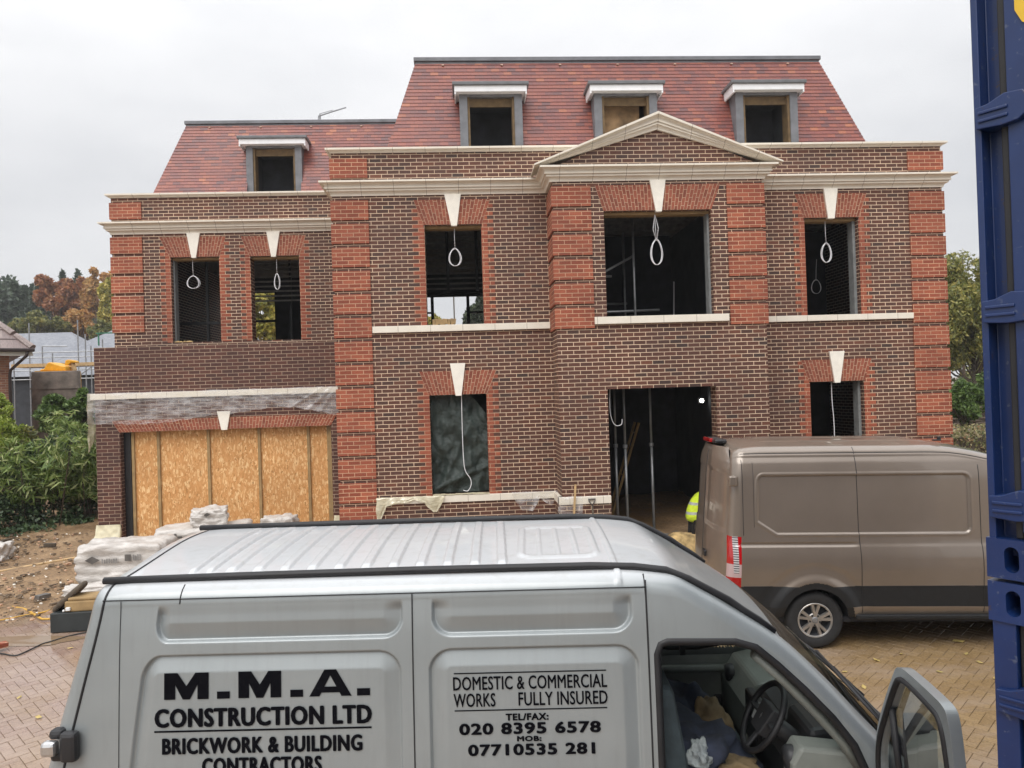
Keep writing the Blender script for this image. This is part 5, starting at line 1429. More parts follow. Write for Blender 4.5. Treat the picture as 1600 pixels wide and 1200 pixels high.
skirt(-2.80, -2.47, YG - .02, .52, .99, 'cream dust sheet wrapped round the foot of the right garage pier')
# tarpaulin in the lower window
def tf(a, b):
    x = -.67 + 1.085 * a; z = 1.56 + 1.90 * b
    y = YM + .20 + .10 * nse(x * 3, z * 1.6) + .06 * nse(x * 7, z * 4, 2) + .012 * nse(x * 18, z * 11, 5)
    y -= .05 * math.exp(-((z - 1.85 - .4 * (x + .1)) / .06) ** 2); y -= .05 * math.exp(-((x + .55 - .5 * (z - 1.6)) / .07) ** 2) * (1 - b)
    if a > .72 and b > .45: z -= max(0, (a - .72) * 2.6 * (b - .45))
    return (x, y, z)
sheet(tf, 60, 80, 'tarpaulin', 'tarp', 'dark green tarpaulin hung inside the lower window beside the bay', 'tarpaulin')
# cut bricks on the sill
m = MB()
for k in range(9):
    p = onY(678 + k * 4.0, 506, YM + .02); m.cbox((p.x, p.y, 4.80 + .055 + .006 * (k % 3)), (.050, .10, .11 + .015 * math.sin(k * 2.1)), (0, .12 * math.sin(k * 3.3), .15 * math.sin(k)))
tag(m.build('cut_bricks', M['batten'], None, bevel=.004), 'row of cut yellowish bricks left on the stone sill of the upper window', 'bricks')
m = MB()
for k in range(7):
    x = -6.56 + .06 * k + .02 * math.sin(k * 5); m.lathe([(0, .03 + .01 * (k % 2)), (.03, .02), (.04, .0)], (x, YW + .05, 4.845), 'z', 7)
tag(m.build('mortar_lump', M['sack'], None, smooth=True), 'pale mortar droppings on the sill of the leftmost upper window', 'mortar')

# ------------------------------------------------------------------ inside the doorway
def prop(px, Y, label):
    p = onY(px, 700, Y); e = empty('acrow_prop', (p.x, p.y, .52), 0, label, 'prop', 'steel props standing inside the doorway')
    m = MB(); m.tube([(0, 0, .01), (0, 0, 1.8)], .030, 10); m.build('outer_tube', M['galv'], e, smooth=True)
    m = MB(); m.tube([(0, 0, 1.8), (0, 0, 3.17)], .024, 10); m.build('inner_tube', M['galv'], e, smooth=True)
    m = MB(); m.cbox((0, 0, .006), (.15, .15, .012)); m.cbox((0, 0, 3.172), (.15, .15, .012)); m.build('plate', M['galv'], e)
    m = MB(); m.lathe([(.031, -.04), (.05, -.03), (.05, .03), (.031, .04)], (0, 0, 1.8), 'z', 14); m.build('collar', M['galv'], e)
prop(962, 15.2, 'grey steel prop nearest the left side of the doorway'); prop(977, 14.95, 'grey steel prop second from the left in the doorway'); prop(1018, 15.2, 'grey steel prop standing in the middle of the doorway')
e = empty('ladder', (3.0, 16.2, .52), 0, 'dull yellow ladder leaning inside the dark doorway', 'ladder')
m = MB()
for y in (0, .38): m.tube([(0.0, y, 0), (.72, y, 2.2)], .03, 6)
m.build('rail', M['batten'], e)
m = MB()
for k in range(7): m.tube([(.1 * k + .06, 0, .3 * k + .18), (.1 * k + .06, .38, .3 * k + .18)], .016, 6)
m.build('rung', M['batten'], e)
p = onY(1097, 626, YB + 3.0); e = empty('work_lamp', p, 0, 'small bright work lamp glowing inside the doorway', 'lamp')
m = MB(); m.cbox((0, .06, 0), (.16, .05, .12)); m.tube([(0, .07, .05), (0, .09, .5)], .01, 6); m.build('housing', M['blackframe'], e)
m = MB(); m.lathe([(0, 0), (.035, .003), (.042, .012), (.042, .03)], (0, 0, 0), 'y', 20); m.build('lens', M['lamp'], e, smooth=True)

e = empty('indoor_scaffold', (2.62, 15.1, 3.98), 0, 'dim scaffold tubes inside the wide window under the pediment', 'scaffold')
for (x, y) in ((.15, 0), (.85, 0), (.2, 1.4), (.95, 1.4)):
    m = MB(); m.tube([(x, y, 0), (x, y, 2.9)], .024, 8); m.build('standard', M['galv'], e, smooth=True)
for (a, b) in (((-.6, .03, 1.02), (1.35, .03, 1.05)), ((-.6, 1.43, 1.35), (1.0, 1.43, 1.35)), ((-.5, .03, 1.75), (.4, .03, 1.75))):
    m = MB(); m.tube([a, b], .024, 8); m.build('ledger', M['galv'], e, smooth=True)
m = MB(); m.tube([(-.5, .06, 1.45), (.85, .06, 2.15)], .024, 8); m.build('brace', M['galv'], e, smooth=True)
cable([onY(1053, y, YB + 2.2) for y in (440, 460, 480, 505)], .010, 'white', 'cable_or_light_slit', 'slit of light modelled as a white tube in the right half of the window under the pediment', group=g_)  # white tube added to stand in for a slit of light, no cable
# ------------------------------------------------------------------ the worker kneeling at the door
def skin_body(name, nodes, edges, mats, parent, root=0, sub=2):
    me = bpy.data.meshes.new(name); me.from_pydata([n[:3] for n in nodes], edges, []); o = bpy.data.objects.new(name, me); col.objects.link(o); o.parent = parent
    s = o.modifiers.new('skin', 'SKIN'); s.use_smooth_shade = True
    for i, n in enumerate(nodes):
        r = n[3]; me.skin_vertices[0].data[i].radius = (r, r if len(n) < 5 else n[4])
    me.skin_vertices[0].data[root].use_root = True
    ss_ = o.modifiers.new('subsurf', 'SUBSURF'); ss_.levels = sub; ss_.render_levels = sub
    me.materials.append(mats); return o
pe = empty('person', (4.245, 14.2, .50), R(-4), 'person kneeling at the doorway in a bright yellow jacket and dark trousers, back turned', 'person')
legs = [(0.0, 0, .36, .15), (.06, -.11, .33, .105), (.46, -.16, .22, .075), (.40, -.16, .07, .062), (.06, -.16, .06, .050), (-.06, -.16, .055, .042), (.06, .11, .33, .105), (.40, .16, .50, .08), (.36, .17, .14, .058), (.38, .17, .05, .045), (.52, .17, .035, .036)]
skin_body('trousers', legs, [(0, 1), (1, 2), (2, 3), (3, 4), (4, 5), (0, 6), (6, 7), (7, 8), (8, 9), (9, 10)], M['trousers'], pe)
tor = [(-.01, 0, .38, .165), (.01, 0, .55, .175), (.10, 0, .75, .185), (.22, 0, .90, .15), (.28, 0, .97, .075), (.22, -.21, .87, .082), (.25, -.27, .66, .064), (.47, -.20, .56, .050), (.22, .21, .87, .082), (.27, .27, .67, .064), (.48, .18, .58, .050)]
skin_body('jacket', tor, [(0, 1), (1, 2), (2, 3), (3, 4), (3, 5), (5, 6), (6, 7), (3, 8), (8, 9), (9, 10)], M['hivis'], pe)
hd = [(.28, 0, .97, .055), (.34, 0, 1.04, .055), (.40, 0, 1.10, .085, .095), (.42, 0, 1.17, .09, .10), (.42, 0, 1.23, .06), (.49, 0, 1.08, .018), (.46, 0, 1.04, .035)]
skin_body('head', hd, [(0, 1), (1, 2), (2, 3), (3, 4), (2, 5), (2, 6)], M['skin'], pe)
m = MB(); m.grid(lambda a, b: (.40 + .112 * math.sin(.1 + b * 1.5) * math.cos(a * 2 * PI) * (1 if math.cos(a * 2 * PI) < 0 else .8), .112 * math.sin(.1 + b * 1.5) * math.sin(a * 2 * PI), 1.17 + .115 * math.cos(.1 + b * 1.5)), 24, 10); m.build('hair', M['hair'], pe, smooth=True)
for sgn in (-1, 1):
    hx, hy, hz = .50, sgn * .19, .555
    hn = [(hx - .04, hy, hz + .005, .030), (hx + .03, hy, hz, .036, .018), (hx + .075, hy, hz - .004, .036, .014)]; he = [(0, 1), (1, 2)]
    for q, (dy, ln) in enumerate(((-.030, .070), (-.010, .082), (.010, .076), (.030, .058))):
        b_ = len(hn); hn += [(hx + .09 + ln * .45, hy + dy * 1.1, hz - .018, .0085), (hx + .08 + ln * .75, hy + dy * 1.1, hz - .045, .0075)]; he += [(2, b_), (b_, b_ + 1)]
    b_ = len(hn); hn += [(hx + .045, hy - sgn * .048, hz - .012, .010), (hx + .085, hy - sgn * .055, hz - .03, .0085)]; he += [(1, b_), (b_, b_ + 1)]
    skin_body('hand', hn, he, M['skin'], pe, sub=1)

# ------------------------------------------------------------------ things in front of the house
p = onY(1060, 832, 12.75)
def heap(a, b):
    r = a; an = b * 2 * PI; x = .62 * r * math.cos(an); y = .45 * r * math.sin(an); h = .62 * (1 - r ** 2.6)
    return (p.x + .12 + x, 12.95 + y, base_z(0, 12.95) - .03 + h + .05 * nse(x * 4, y * 4, 8) + .02 * nse(x * 13, y * 13, 2))
m = MB(); m.grid(heap, 24, 48); tag(m.build('sand_heap', M['sack'], None, smooth=True), 'heap of coarse yellow sand between the two vans', 'sand')
m = MB(); b0 = onY(893, 842, YB - .28); b1 = onY(899, 757, YB - .055); m.tube([(b0.x, b0.y, .45), b1], .022, 4); tag(m.build('timber_batten', M['timber'], None), 'thin pale timber batten leaning on the bay plinth beside the spade', 'timber')
sp = onY(925, 780, YB - .10); e = empty('garden_spade', (sp.x - .01, YB - .30, .46), 0, 'spade with D handle leaning on the bay plinth right of the batten', 'spade')
dz = sp.z - .46
m = MB(); m.tube([(0, 0, .28), (.008, .10, dz * .6), (.01, .18, dz - .12)], .017, 8); m.build('shaft', M['bark'], e, smooth=True)
m = MB(); m.tube([(.01, .18, dz - .12), (-.045, .20, dz - .03), (-.052, .205, dz)], .011, 6); m.tube([(.01, .18, dz - .12), (.062, .20, dz - .03), (.070, .205, dz)], .011, 6); m.tube([(-.056, .205, dz), (.074, .205, dz)], .015, 8); m.build('handle', M['steelgrey'], e, smooth=True)
m = MB(); m.prism([(-.09, .0), (.09, .0), (.095, .28), (-.095, .28)], -.004, .004); m.build('blade', M['steelgrey'], e)

def pack(name, x0, x1, y0, y1, z0, z1, label, cat, group=None, seed=0, layers=3, marks=True, rz=0.0):
    e = empty(name, ((x0 + x1) / 2, (y0 + y1) / 2, z0), rz, label, cat, group); hx, hy, H = (x1 - x0) / 2, (y1 - y0) / 2, z1 - z0
    bm = bmesh.new(); bmesh.ops.create_cube(bm, size=2.0); bmesh.ops.subdivide_edges(bm, edges=bm.edges[:], cuts=27, use_grid_fill=True)
    for v in bm.verts:
        x, y, z = v.co; n = Vector((x, y, z)); r = n.length; k = 1 - .05 * max(0, r - 1.15)
        lay = abs(math.sin((z + 1) / 2 * PI * layers)) ** .45; bulge = 1 - .075 * (1 - lay) * max(abs(x), abs(y))
        d = .06 * nse(x * 1.8 + seed, y * 1.8, z * 1.8) + .020 * nse(x * 5 + seed, y * 5, z * 5)
        v.co = Vector((x * hx * k * bulge + d * x, y * hy * k * bulge + d * y, (z * k + 1) / 2 * H + d * .8 * (z > -.9)))
    me = bpy.data.meshes.new('wrapping'); bm.to_mesh(me); bm.free(); me.materials.append(M['wrap']); me.polygons.foreach_set('use_smooth', [True] * len(me.polygons))
    o = bpy.data.objects.new('wrapping', me); col.objects.link(o); o.parent = e
    if marks:
        for (mx_, mz, w_, h_, shape) in marks:
            m = MB(); y = -hy * 1.055
            if shape == 'd': m.prism([(mx_, mz - h_ / 2), (mx_ + w_ / 2, mz), (mx_, mz + h_ / 2), (mx_ - w_ / 2, mz)], y - .003, y)
            elif shape == 'e': m.lathe([(h_ * .30, -.0045), (h_ * .30, -.0035)], (mx_, y, mz), 'y', 4); 
            elif shape == 't':
                n = max(3, int(w_ / .035))
                for k in range(n):
                    a = mx_ - w_ / 2 + w_ * k / n; m.box(a, a + w_ / n * .62, y - .003, y, mz - h_ / 2, mz + h_ / 2 * (.7 if k % 3 == 1 else 1))
            else: m.box(mx_ - w_ / 2, mx_ + w_ / 2, y - .003, y, mz - h_ / 2, mz + h_ / 2)
            m.build('printed_mark', M['steelgrey'] if shape != 't' else plain('faded print', (.26, .25, .24), .5), e)
    return e
GP = 'white plastic wrapped packs in front of the garage'
pack('wrapped_pack', -6.46, -5.10, 12.95, 13.85, .37, 1.16, 'large white wrapped pack with a dark diamond mark behind the silver van', 'pack', GP, 3, 5, [(-.40, .56, .24, .13, 'd'), (-.12, .54, .26, .075, 't'), (.17, .58, .10, .11, 'b'), (.32, .58, .14, .10, 't')])
pack('wrapped_pack', -6.55, -5.15, 12.66, 12.92, .33, .56, 'low flat white bundle lying along the front of the diamond marked pack', 'pack', GP, 9, 1, [(-.2, .15, .6, .05, 't')])
pack('wrapped_pack', -5.75, -4.20, 14.25, 15.2, .42, 1.16, 'white wrapped pack between the diamond marked pack and the garage boarding', 'pack', GP, 5, 4, [(-.35, .62, .04, .10, 'b'), (-.27, .60, .07, .04, 'b')])
pack('cement_bag', -5.18, -4.55, 14.4, 15.0, 1.13, 1.46, 'torn crumpled white bag lying on top of the wrapped packs', 'bag', None, 12, 1, [(-.05, .26, .14, .08, 'd')], rz=.3)
pack('wrapped_pack', -4.02, -3.38, 15.0, 15.5, .46, 1.17, 'small white wrapped pack with black print at the right end of the garage boarding', 'pack', GP, 17, 2, [(.0, .52, .40, .09, 't')])
pack('wrapped_bundle', -9.55, -8.93, 15.1, 15.6, .44, .84, 'dusty pinkish wrapped bundle standing in the mud at the far left', 'bundle', None, 21, 1, None)

# steel tool chest with its lid up
e = empty('tool_chest', (-5.55, 11.35, base_z(0, 11.35)), R(3), 'open dark steel tool chest with yellow insides standing on the wet paving', 'chest')
m = MB(); m.box(-.38, .38, -.20, .20, .0, .27); m.build('box', M['copper'], e, bevel=.01)
m = MB(); m.box(-.20, .36, -.17, .17, .271, .42); m.box(-.16, .30, -.16, .16, .42, .47); m.build('yellow_machine', M['batten'], e, bevel=.02)
m = MB()
m.lathe([(0, -.03), (.28, -.03), (.30, -.01), (.30, .02), (.27, .04), (0, .05)], (0, 0, 0), 'z', 28)
o = m.build('lid', M['bark'], e, smooth=True); o.location = (-.20, .03, .44); o.rotation_euler = (0, R(-42), 0); o.scale = (1, .6, 1)
m = MB(); m.cbox((-.14, -.19, .32), (.06, .04, .05)); m.cbox((-.20, -.19, .30), (.03, .03, .03)); m.build('latch', M['paper'], e, bevel=.01)
cable([onG(x, y, .03) for x, y in ((-40, 938), (0, 945), (25, 949), (42, 953), (58, 963), (66, 967), (78, 967))], .016, 'orange', 'power_cable', 'thick yellow cable curling over the mud into the tool chest')
cable([onG(x, y, .025) for x, y in ((-40, 975), (0, 969), (40, 961), (78, 953), (110, 930), (118, 915), (135, 900))], .011, 'orange', 'power_cable', 'thin yellow cable running behind the tool chest towards the packs')
cable([onG(x, y, .012) for x, y in ((-40, 1018), (0, 1021), (24, 1024), (45, 1016), (66, 1006), (80, 1002), (110, 993), (150, 985))], .009, 'blackcable', 'extension_lead', 'black lead trailing across the wet paving in front of the tool chest')
def plank(pa, pb, w_, t, mat, label, name='plank'):
    a, b = onG(*pa, .05), onG(*pb, .05); m = MB(); d = (b - a); L = d.length
    T = Matrix.Translation((a + b) / 2 + Vector((0, 0, .02))) @ d.to_track_quat('X', 'Z').to_matrix().to_4x4()
    m.box(-L / 2, L / 2, -w_ / 2, w_ / 2, -t / 2, t / 2, 0, T); return tag(m.build(name, M[mat], None), label, 'timber')
plank((-30, 900), (118, 873), .10, .03, 'timber', 'long pale timber plank lying across the mud')
plank((-20, 853), (14, 844), .12, .04, 'bark', 'short dark plank at the foot of the ivy')
def brick_(px, py, mat, label, rz=.3, grp=None):
    q = onG(px, py, .04); e_ = MB(); e_.cbox((q.x, q.y, mud_z(q.x, q.y) + .075 + .03), (.215, .10, .065), (.05, .06, rz)); return tag(e_.build('loose_brick', M[mat], None, bevel=.004), label, 'brick', grp)
brick_(78, 857, 'bark', 'single dark brick lying on the mud below the ivy')
brick_(67, 937, 'steelgrey', 'dark offcut lying on the mud behind the tool chest', 1.2)
brick_(-3, 1014, 'redbrick', 'red brick at the edge of the puddle by the left frame edge', .9)
# puddle
q = onG(28, 1003)
m = MB(); m.grid(lambda a, b: (q.x - .2 + (1.1 * a) * math.cos(2 * PI * b) * (1 + .3 * nse(math.cos(2 * PI * b) * 2, math.sin(2 * PI * b) * 2)), q.y + (.22 * a) * math.sin(2 * PI * b) * (1 + .3 * nse(math.cos(2 * PI * b) * 2, math.sin(2 * PI * b) * 2)), base_z(0, q.y + (.22 * a) * math.sin(2 * PI * b)) + .006), 6, 36)
tag(m.build('puddle', M['puddle'], None, smooth=True), kind='structure')
# rubble strewn over the mud: nobody could count it
def rubble():
    V = []; F = []; fm = []
    r_ = random.Random(5)
    for k in range(5200):
        x = r_.uniform(-12, -2); y = r_.uniform(11.4, 17.5)
        if nse(x * .8, y * .8, 4) < -.05 and r_.random() < .75: continue
        s = r_.choice((.008, .011, .015, .020, .032)) * r_.uniform(.7, 1.3); z = base_z(x, y) + .075 + .05 * nse(x * .7, y * .7) + .035 * nse(x * 2.1, y * 2.1, 3) + .03
        b = len(V); a = r_.uniform(0, PI)
        for i in range(8):
            dx, dy, dz_ = ((i & 1) * 2 - 1) * s * r_.uniform(.6, 1.4), ((i >> 1 & 1) * 2 - 1) * s * r_.uniform(.4, 1), ((i >> 2) * 2 - 1) * s * .5 * r_.uniform(.5, 1.1)
            V.append((x + dx * math.cos(a) - dy * math.sin(a), y + dx * math.sin(a) + dy * math.cos(a), z - .02 + dz_))
        F += [(b, b + 2, b + 3, b + 1), (b + 4, b + 5, b + 7, b + 6), (b, b + 1, b + 5, b + 4), (b + 2, b + 6, b + 7, b + 3), (b, b + 4, b + 6, b + 2), (b + 1, b + 3, b + 7, b + 5)]
        mi = 0 if r_.random() < .72 else (1 if (r_.random() < .6 and s < .022) else 2); fm += [mi] * 6
    o = link_mesh('rubble', V, F, [M['soil'], M['keystone'], M['redbrick']], fm=fm); tag(o, 'small stones and brick chips trodden into the mud', 'rubble', kind='stuff')
rubble()
# fallen leaves on the paving
m = MB(); pts = []
for k in range(7):
    pts.append((.045 * (k / 6 - .5) * 2, .022 * math.sin(PI * k / 6), .008 * math.sin(k * 2)))
lv = [(-.05, 0, .002), (-.02, .026, .012), (.02, .022, .006), (.055, 0, .014), (.02, -.024, .004), (-.02, -.022, .010)]
m.face(lv); proto = m.build('fallen_leaf', M['fallen'], None)
LP = [(1497, 1003, 1.6), (1370, 1032, 1), (1408, 1022, .7), (1468, 1050, .8), (1350, 1074, 1), (1285, 1030, .8), (1530, 1035, .9), (1510, 1022, .8), (1440, 1085, .8), (1240, 1050, .8), (1320, 1050, .7), (1425, 1118, .7), (1555, 1060, .8), (60, 1121, 1), (30, 1090, .7), (110, 1013, .8)]
for k, (x, y, s) in enumerate(LP):
    o = proto if k == 0 else proto.copy()
    if k: col.objects.link(o)
    q = onG(x, y, .006); o.location = q; o.rotation_euler = (.1 * math.sin(k), .1 * math.cos(k * 2), k * 1.9); o.scale = (s, s, s)
    tag(o, 'small yellow fallen leaf lying on the wet block paving', 'leaf', 'fallen leaves scattered on the paving')

# ------------------------------------------------------------------ loose things in the silver van's cab
def svw(u, v, w_): return Matrix.Translation(SV_O) @ Matrix.Rotation(SV_A, 4, 'Z') @ Vector((u, v, w_))
def lump(name, c, r, mat, label, cat, seed=0, amp=.35, n=3):
    bm = bmesh.new(); bmesh.ops.create_icosphere(bm, subdivisions=4, radius=1.0)
    for v in bm.verts:
        d = 1 + amp * (nse(v.co.x * 1.6 + seed, v.co.y * 1.6, v.co.z * 1.6) + .5 * nse(v.co.x * 4 + seed, v.co.y * 4, v.co.z * 4))
        v.co = Vector((v.co.x * r[0] * d, v.co.y * r[1] * d, max(-.4, v.co.z * d) * r[2]))
    me = bpy.data.meshes.new(name); bm.to_mesh(me); bm.free(); me.materials.append(M[mat]); me.polygons.foreach_set('use_smooth', [True] * len(me.polygons))
    o = bpy.data.objects.new(name, me); col.objects.link(o); o.location = svw(*c); o.rotation_euler = (0, 0, SV_A); return tag(o, label, cat)
lump('jacket', (3.46, .58, 1.36), (.27, .34, .17), 'bluecloth', 'crumpled navy jacket heaped on the driver seat of the silver van', 'jacket', 2, .5)
lump('jacket', (3.50, 1.18, 1.30), (.24, .24, .20), 'bluecloth', 'navy overalls heaped on the passenger seat of the silver van', 'overalls', 5, .5)
lump('kit_bag', (3.66, .98, 1.32), (.12, .15, .17), 'khaki', 'khaki canvas kit bag standing between the seats of the silver van', 'bag', 8, .4)
lump('plastic_bag', (3.46, .34, 1.46), (.065, .08, .075), 'clearbag', 'crinkled clear plastic bag on the driver seat edge', 'bag', 11, .6)
lump('work_glove', (3.64, .38, 1.36), (.14, .10, .06), 'khaki', 'dusty gloves lying beside the clear plastic bag', 'gloves', 14, .6)
m = MB()
T = Matrix.Translation((4.32, .66, 1.515)) @ Euler((0, R(10), R(10))).to_matrix().to_4x4()
m.box(-.09, .09, -.14, .14, 0, .004, 0, T); o = m.build('parking_leaflet', M['leaflet'], None); o.location = SV_O; o.rotation_euler = (0, 0, SV_A)
tag(o, 'yellow and green leaflet lying on the dashboard behind the windscreen', 'leaflet')
m = MB(); m.cbox((3.92, .86, 1.44), (.02, .10, .06), (0, .4, 0)); o = m.build('paper_note', M['paper'], None); o.location = SV_O; o.rotation_euler = (0, 0, SV_A); tag(o, 'small white paper note stuck on the dashboard centre', 'paper')
# ------------------------------------------------------------------ vegetation
def leaf_mesh(name, C, Rr, n, size, mat, parent, seed, aspect=.55, droop=0.0, shell=.55, fold=True):
    """n leaf faces spread through ellipsoid clumps with centres C and radii Rr"""
    g = np.random.default_rng(seed); C = np.asarray(C, float); Rr = np.asarray(Rr, float)
    vol = Rr.prod(axis=1) ** (2 / 3); idx = g.choice(len(C), n, p=vol / vol.sum())
    d = g.normal(size=(n, 3)); d /= np.linalg.norm(d, axis=1)[:, None]
    rad = shell + (1 - shell) * g.random(n) ** .6; rad *= np.where(g.random(n) < .22, g.random(n), 1)
    P = C[idx] + d * Rr[idx] * rad[:, None]
    a = g.normal(size=(n, 3)); a += d * .5; a[:, 2] -= droop * 2; a /= np.linalg.norm(a, axis=1)[:, None]
    b = np.cross(a, g.normal(size=(n, 3))); b /= np.linalg.norm(b, axis=1)[:, None]
    s = size * g.uniform(.6, 1.35, n)[:, None]
    V = np.stack([P - a * s, P + b * s * aspect, P + a * s, P - b * s * aspect], 1).reshape(-1, 3)
    me = bpy.data.meshes.new(name); me.vertices.add(n * 4); me.vertices.foreach_set('co', V.ravel()); me.loops.add(n * 4); me.loops.foreach_set('vertex_index', np.arange(n * 4))
    me.polygons.add(n); me.polygons.foreach_set('loop_start', np.arange(n) * 4); me.update(calc_edges=True); me.materials.append(mat)
    o = bpy.data.objects.new(name, me); col.objects.link(o)
    if parent: o.parent = parent
    return o
def tree(kind, x, y, z0, zc, rx, rz, mat, label, nleaf, size, seed, group=None, nclump=34, conifer=False, aspect=.55, droop=0.0, cat='tree'):
    r_ = random.Random(seed); e = empty(kind, (x, y, z0), 0, label, cat, group); H = zc - z0
    C = []; Q = []
    if conifer:
        ht = rz
        for k in range(nclump):
            t = k / (nclump - 1); rr = rx * (1 - t) ** .8 + .12 * rx; an = k * 2.4
            C.append((rr * .55 * math.cos(an), rr * .55 * math.sin(an), H - ht + 2 * ht * t)); Q.append((rr * .62, rr * .62, ht / nclump * 2.0))
    else:
        for k in range(nclump):
            an = r_.uniform(0, 2 * PI); ph = math.acos(r_.uniform(-.75, 1)); f = r_.uniform(.45, .95); s = r_.uniform(.17, .33)
            C.append((rx * f * math.sin(ph) * math.cos(an), rx * f * math.sin(ph) * math.sin(an), H + rz * f * math.cos(ph))); Q.append((rx * s, rx * s, rz * s * .85))
    leaf_mesh('crown', C, Q, nleaf, size, M[mat], e, seed, aspect, droop)
    m = MB(); top = H + (rz * .7 if conifer else rz * .2); tr = max(.08, rx * .07)
    m.tube([(0, 0, -.2), (.05 * rx * r_.uniform(-1, 1), 0, top * .4), (.06 * rx * r_.uniform(-1, 1), .05 * rx, top)], [tr, tr * .75, tr * .3], 8)
    if not conifer:
        for k in range(0, len(C), 2):
            c = Vector(C[k]); b = Vector((0, 0, max(.3 * H, c.z * .55))); mid = b.lerp(c, .5) + Vector((0, 0, -.1 * rz)); m.tube([b, mid, c], [tr * .4, tr * .28, tr * .1], 6)
    m.build('trunk', M['bark'], e, smooth=True)
    return e
LG = 'trees rising beyond the roofs at the left'
def treeI(kind, px, py, Y, wpx, hpx, mat, label, n, size, seed, **k):
    c = onY(px, py, Y); s = Y / 1190
    return tree(kind, c.x, Y, base_z(c.x, Y), c.z, wpx * s, hpx * s, mat, label, n, size, seed, **k)
treeI('pine_tree', 6, 492, 92, 17, 40, 'lf_pine', 'dark pine tree cut by the left frame edge', 2600, .30, 21, group=LG)
treeI('pine_tree', 30, 482, 90, 15, 44, 'lf_pine', 'dark pine tree second from the left frame edge', 3000, .30, 22, group=LG, nclump=18)
treeI('pine_tree', 47, 490, 96, 13, 46, 'lf_pine', 'dark pine tree behind the copper tree', 2600, .30, 23, group=LG, nclump=16)
treeI('pine_tree', 64, 492, 94, 15, 46, 'lf_pine', 'dark pine tree touching the left side of the copper tree', 2600, .30, 24, group=LG, nclump=16)
treeI('pine_tree', 99, 462, 100, 10, 38, 'lf_pine', 'pine tree poking up over the middle of the copper tree', 2000, .30, 25, group=LG, conifer=True)
treeI('pine_tree', 122, 452, 100, 11, 30, 'lf_pine', 'small pine tip between copper and orange trees', 1800, .30, 26, group=LG, conifer=True)
treeI('copper_beech_tree', 94, 468, 82, 36, 38, 'lf_copper', 'large copper red tree beyond the slate roofs', 7000, .25, 31, group=LG, nclump=30)
treeI('copper_beech_tree', 134, 462, 84, 20, 28, 'lf_copper', 'smaller rust red tree beside the orange tree', 3200, .24, 32, group=LG)
treeI('maple_tree', 163, 462, 80, 28, 46, 'lf_orange', 'tall orange yellow tree meeting the left house corner', 5200, .24, 33, group=LG, nclump=26)
treeI('maple_tree', 128, 508, 74, 26, 26, 'lf_orange', 'low orange tree just above the slate roofs', 3600, .22, 34, group=LG)
treeI('birch_tree', 176, 480, 76, 20, 50, 'lf_yellow', 'yellow green tree half hidden by the left house corner', 3600, .22, 35, group=LG)
treeI('oak_tree', 58, 508, 70, 20, 20, 'lf_olive', 'round olive tree above the left slate roof', 3000, .20, 36, group=LG)
treeI('oak_tree', 88, 514, 72, 20, 18, 'lf_olive', 'olive tree between the round olive and low orange trees', 3000, .20, 37, group=LG)
treeI('oak_tree', 30, 512, 76, 18, 16, 'lf_olive', 'dull olive tree above the neighbour roof hip', 2400, .20, 38, group=LG)
treeI('oak_tree', 160, 520, 72, 22, 18, 'lf_olive', 'olive tree over the right slate roof', 2600, .20, 39, group=LG)
treeI('oak_tree', 5, 470, 105, 30, 50, 'lf_pine', 'dark tree mass behind the pine at the left frame edge', 3000, .34, 40, group=LG)
treeI('oak_tree', 80, 505, 104, 60, 36, 'lf_pine', 'broad dark tree far behind the copper tree', 5000, .34, 43, group=LG)
# seen through the house
treeI('birch_tree', 414, 492, 40, 52, 62, 'lf_yellow', 'yellow birch seen through the left wing windows', 6000, .16, 41)
treeI('oak_tree', 756, 480, 60, 30, 50, 'lf_dark', 'dark green oak seen through the upper window beside the cut bricks', 6000, .19, 42)
treeI('birch_tree', 672, 510, 60, 18, 22, 'lf_yellow', 'small yellow birch seen at the left of the upper window beside the cut bricks', 2600, .16, 44)
p = onY(710, 500, 70); m = MB(); m.tube([(p.x, 70, 1.7), (p.x, 70, onY(710, 463, 70).z)], .07, 6); tag(m.build('lamp_post', M['bark'], None), 'thin dark pole seen through the upper window beside the cut bricks', 'pole')
# right of the house
treeI('willow_tree', 1520, 505, 31, 56, 112, 'lf_willow', 'big yellowing tree between the house and the blue container', 26000, .105, 51, nclump=70, aspect=.4, droop=.5)
treeI('oak_tree', 1520, 560, 48, 90, 90, 'lf_olive', 'broad olive tree far behind the big yellowing tree', 9000, .17, 56, nclump=40)
treeI('bare_birch_tree', 1500, 425, 36, 40, 36, 'lf_olive', 'sparse twiggy tree top above the big yellowing tree', 500, .09, 52, nclump=30)
treeI('laurel_bush', 1506, 628, 25, 32, 46, 'lf_laurel', 'glossy green laurel bush at the right house corner', 7000, .085, 53, cat='bush', aspect=.4)
treeI('laurel_bush', 1560, 630, 26, 40, 54, 'lf_laurel', 'laurel bush behind the blue container edge', 4200, .085, 54, cat='bush', aspect=.4)
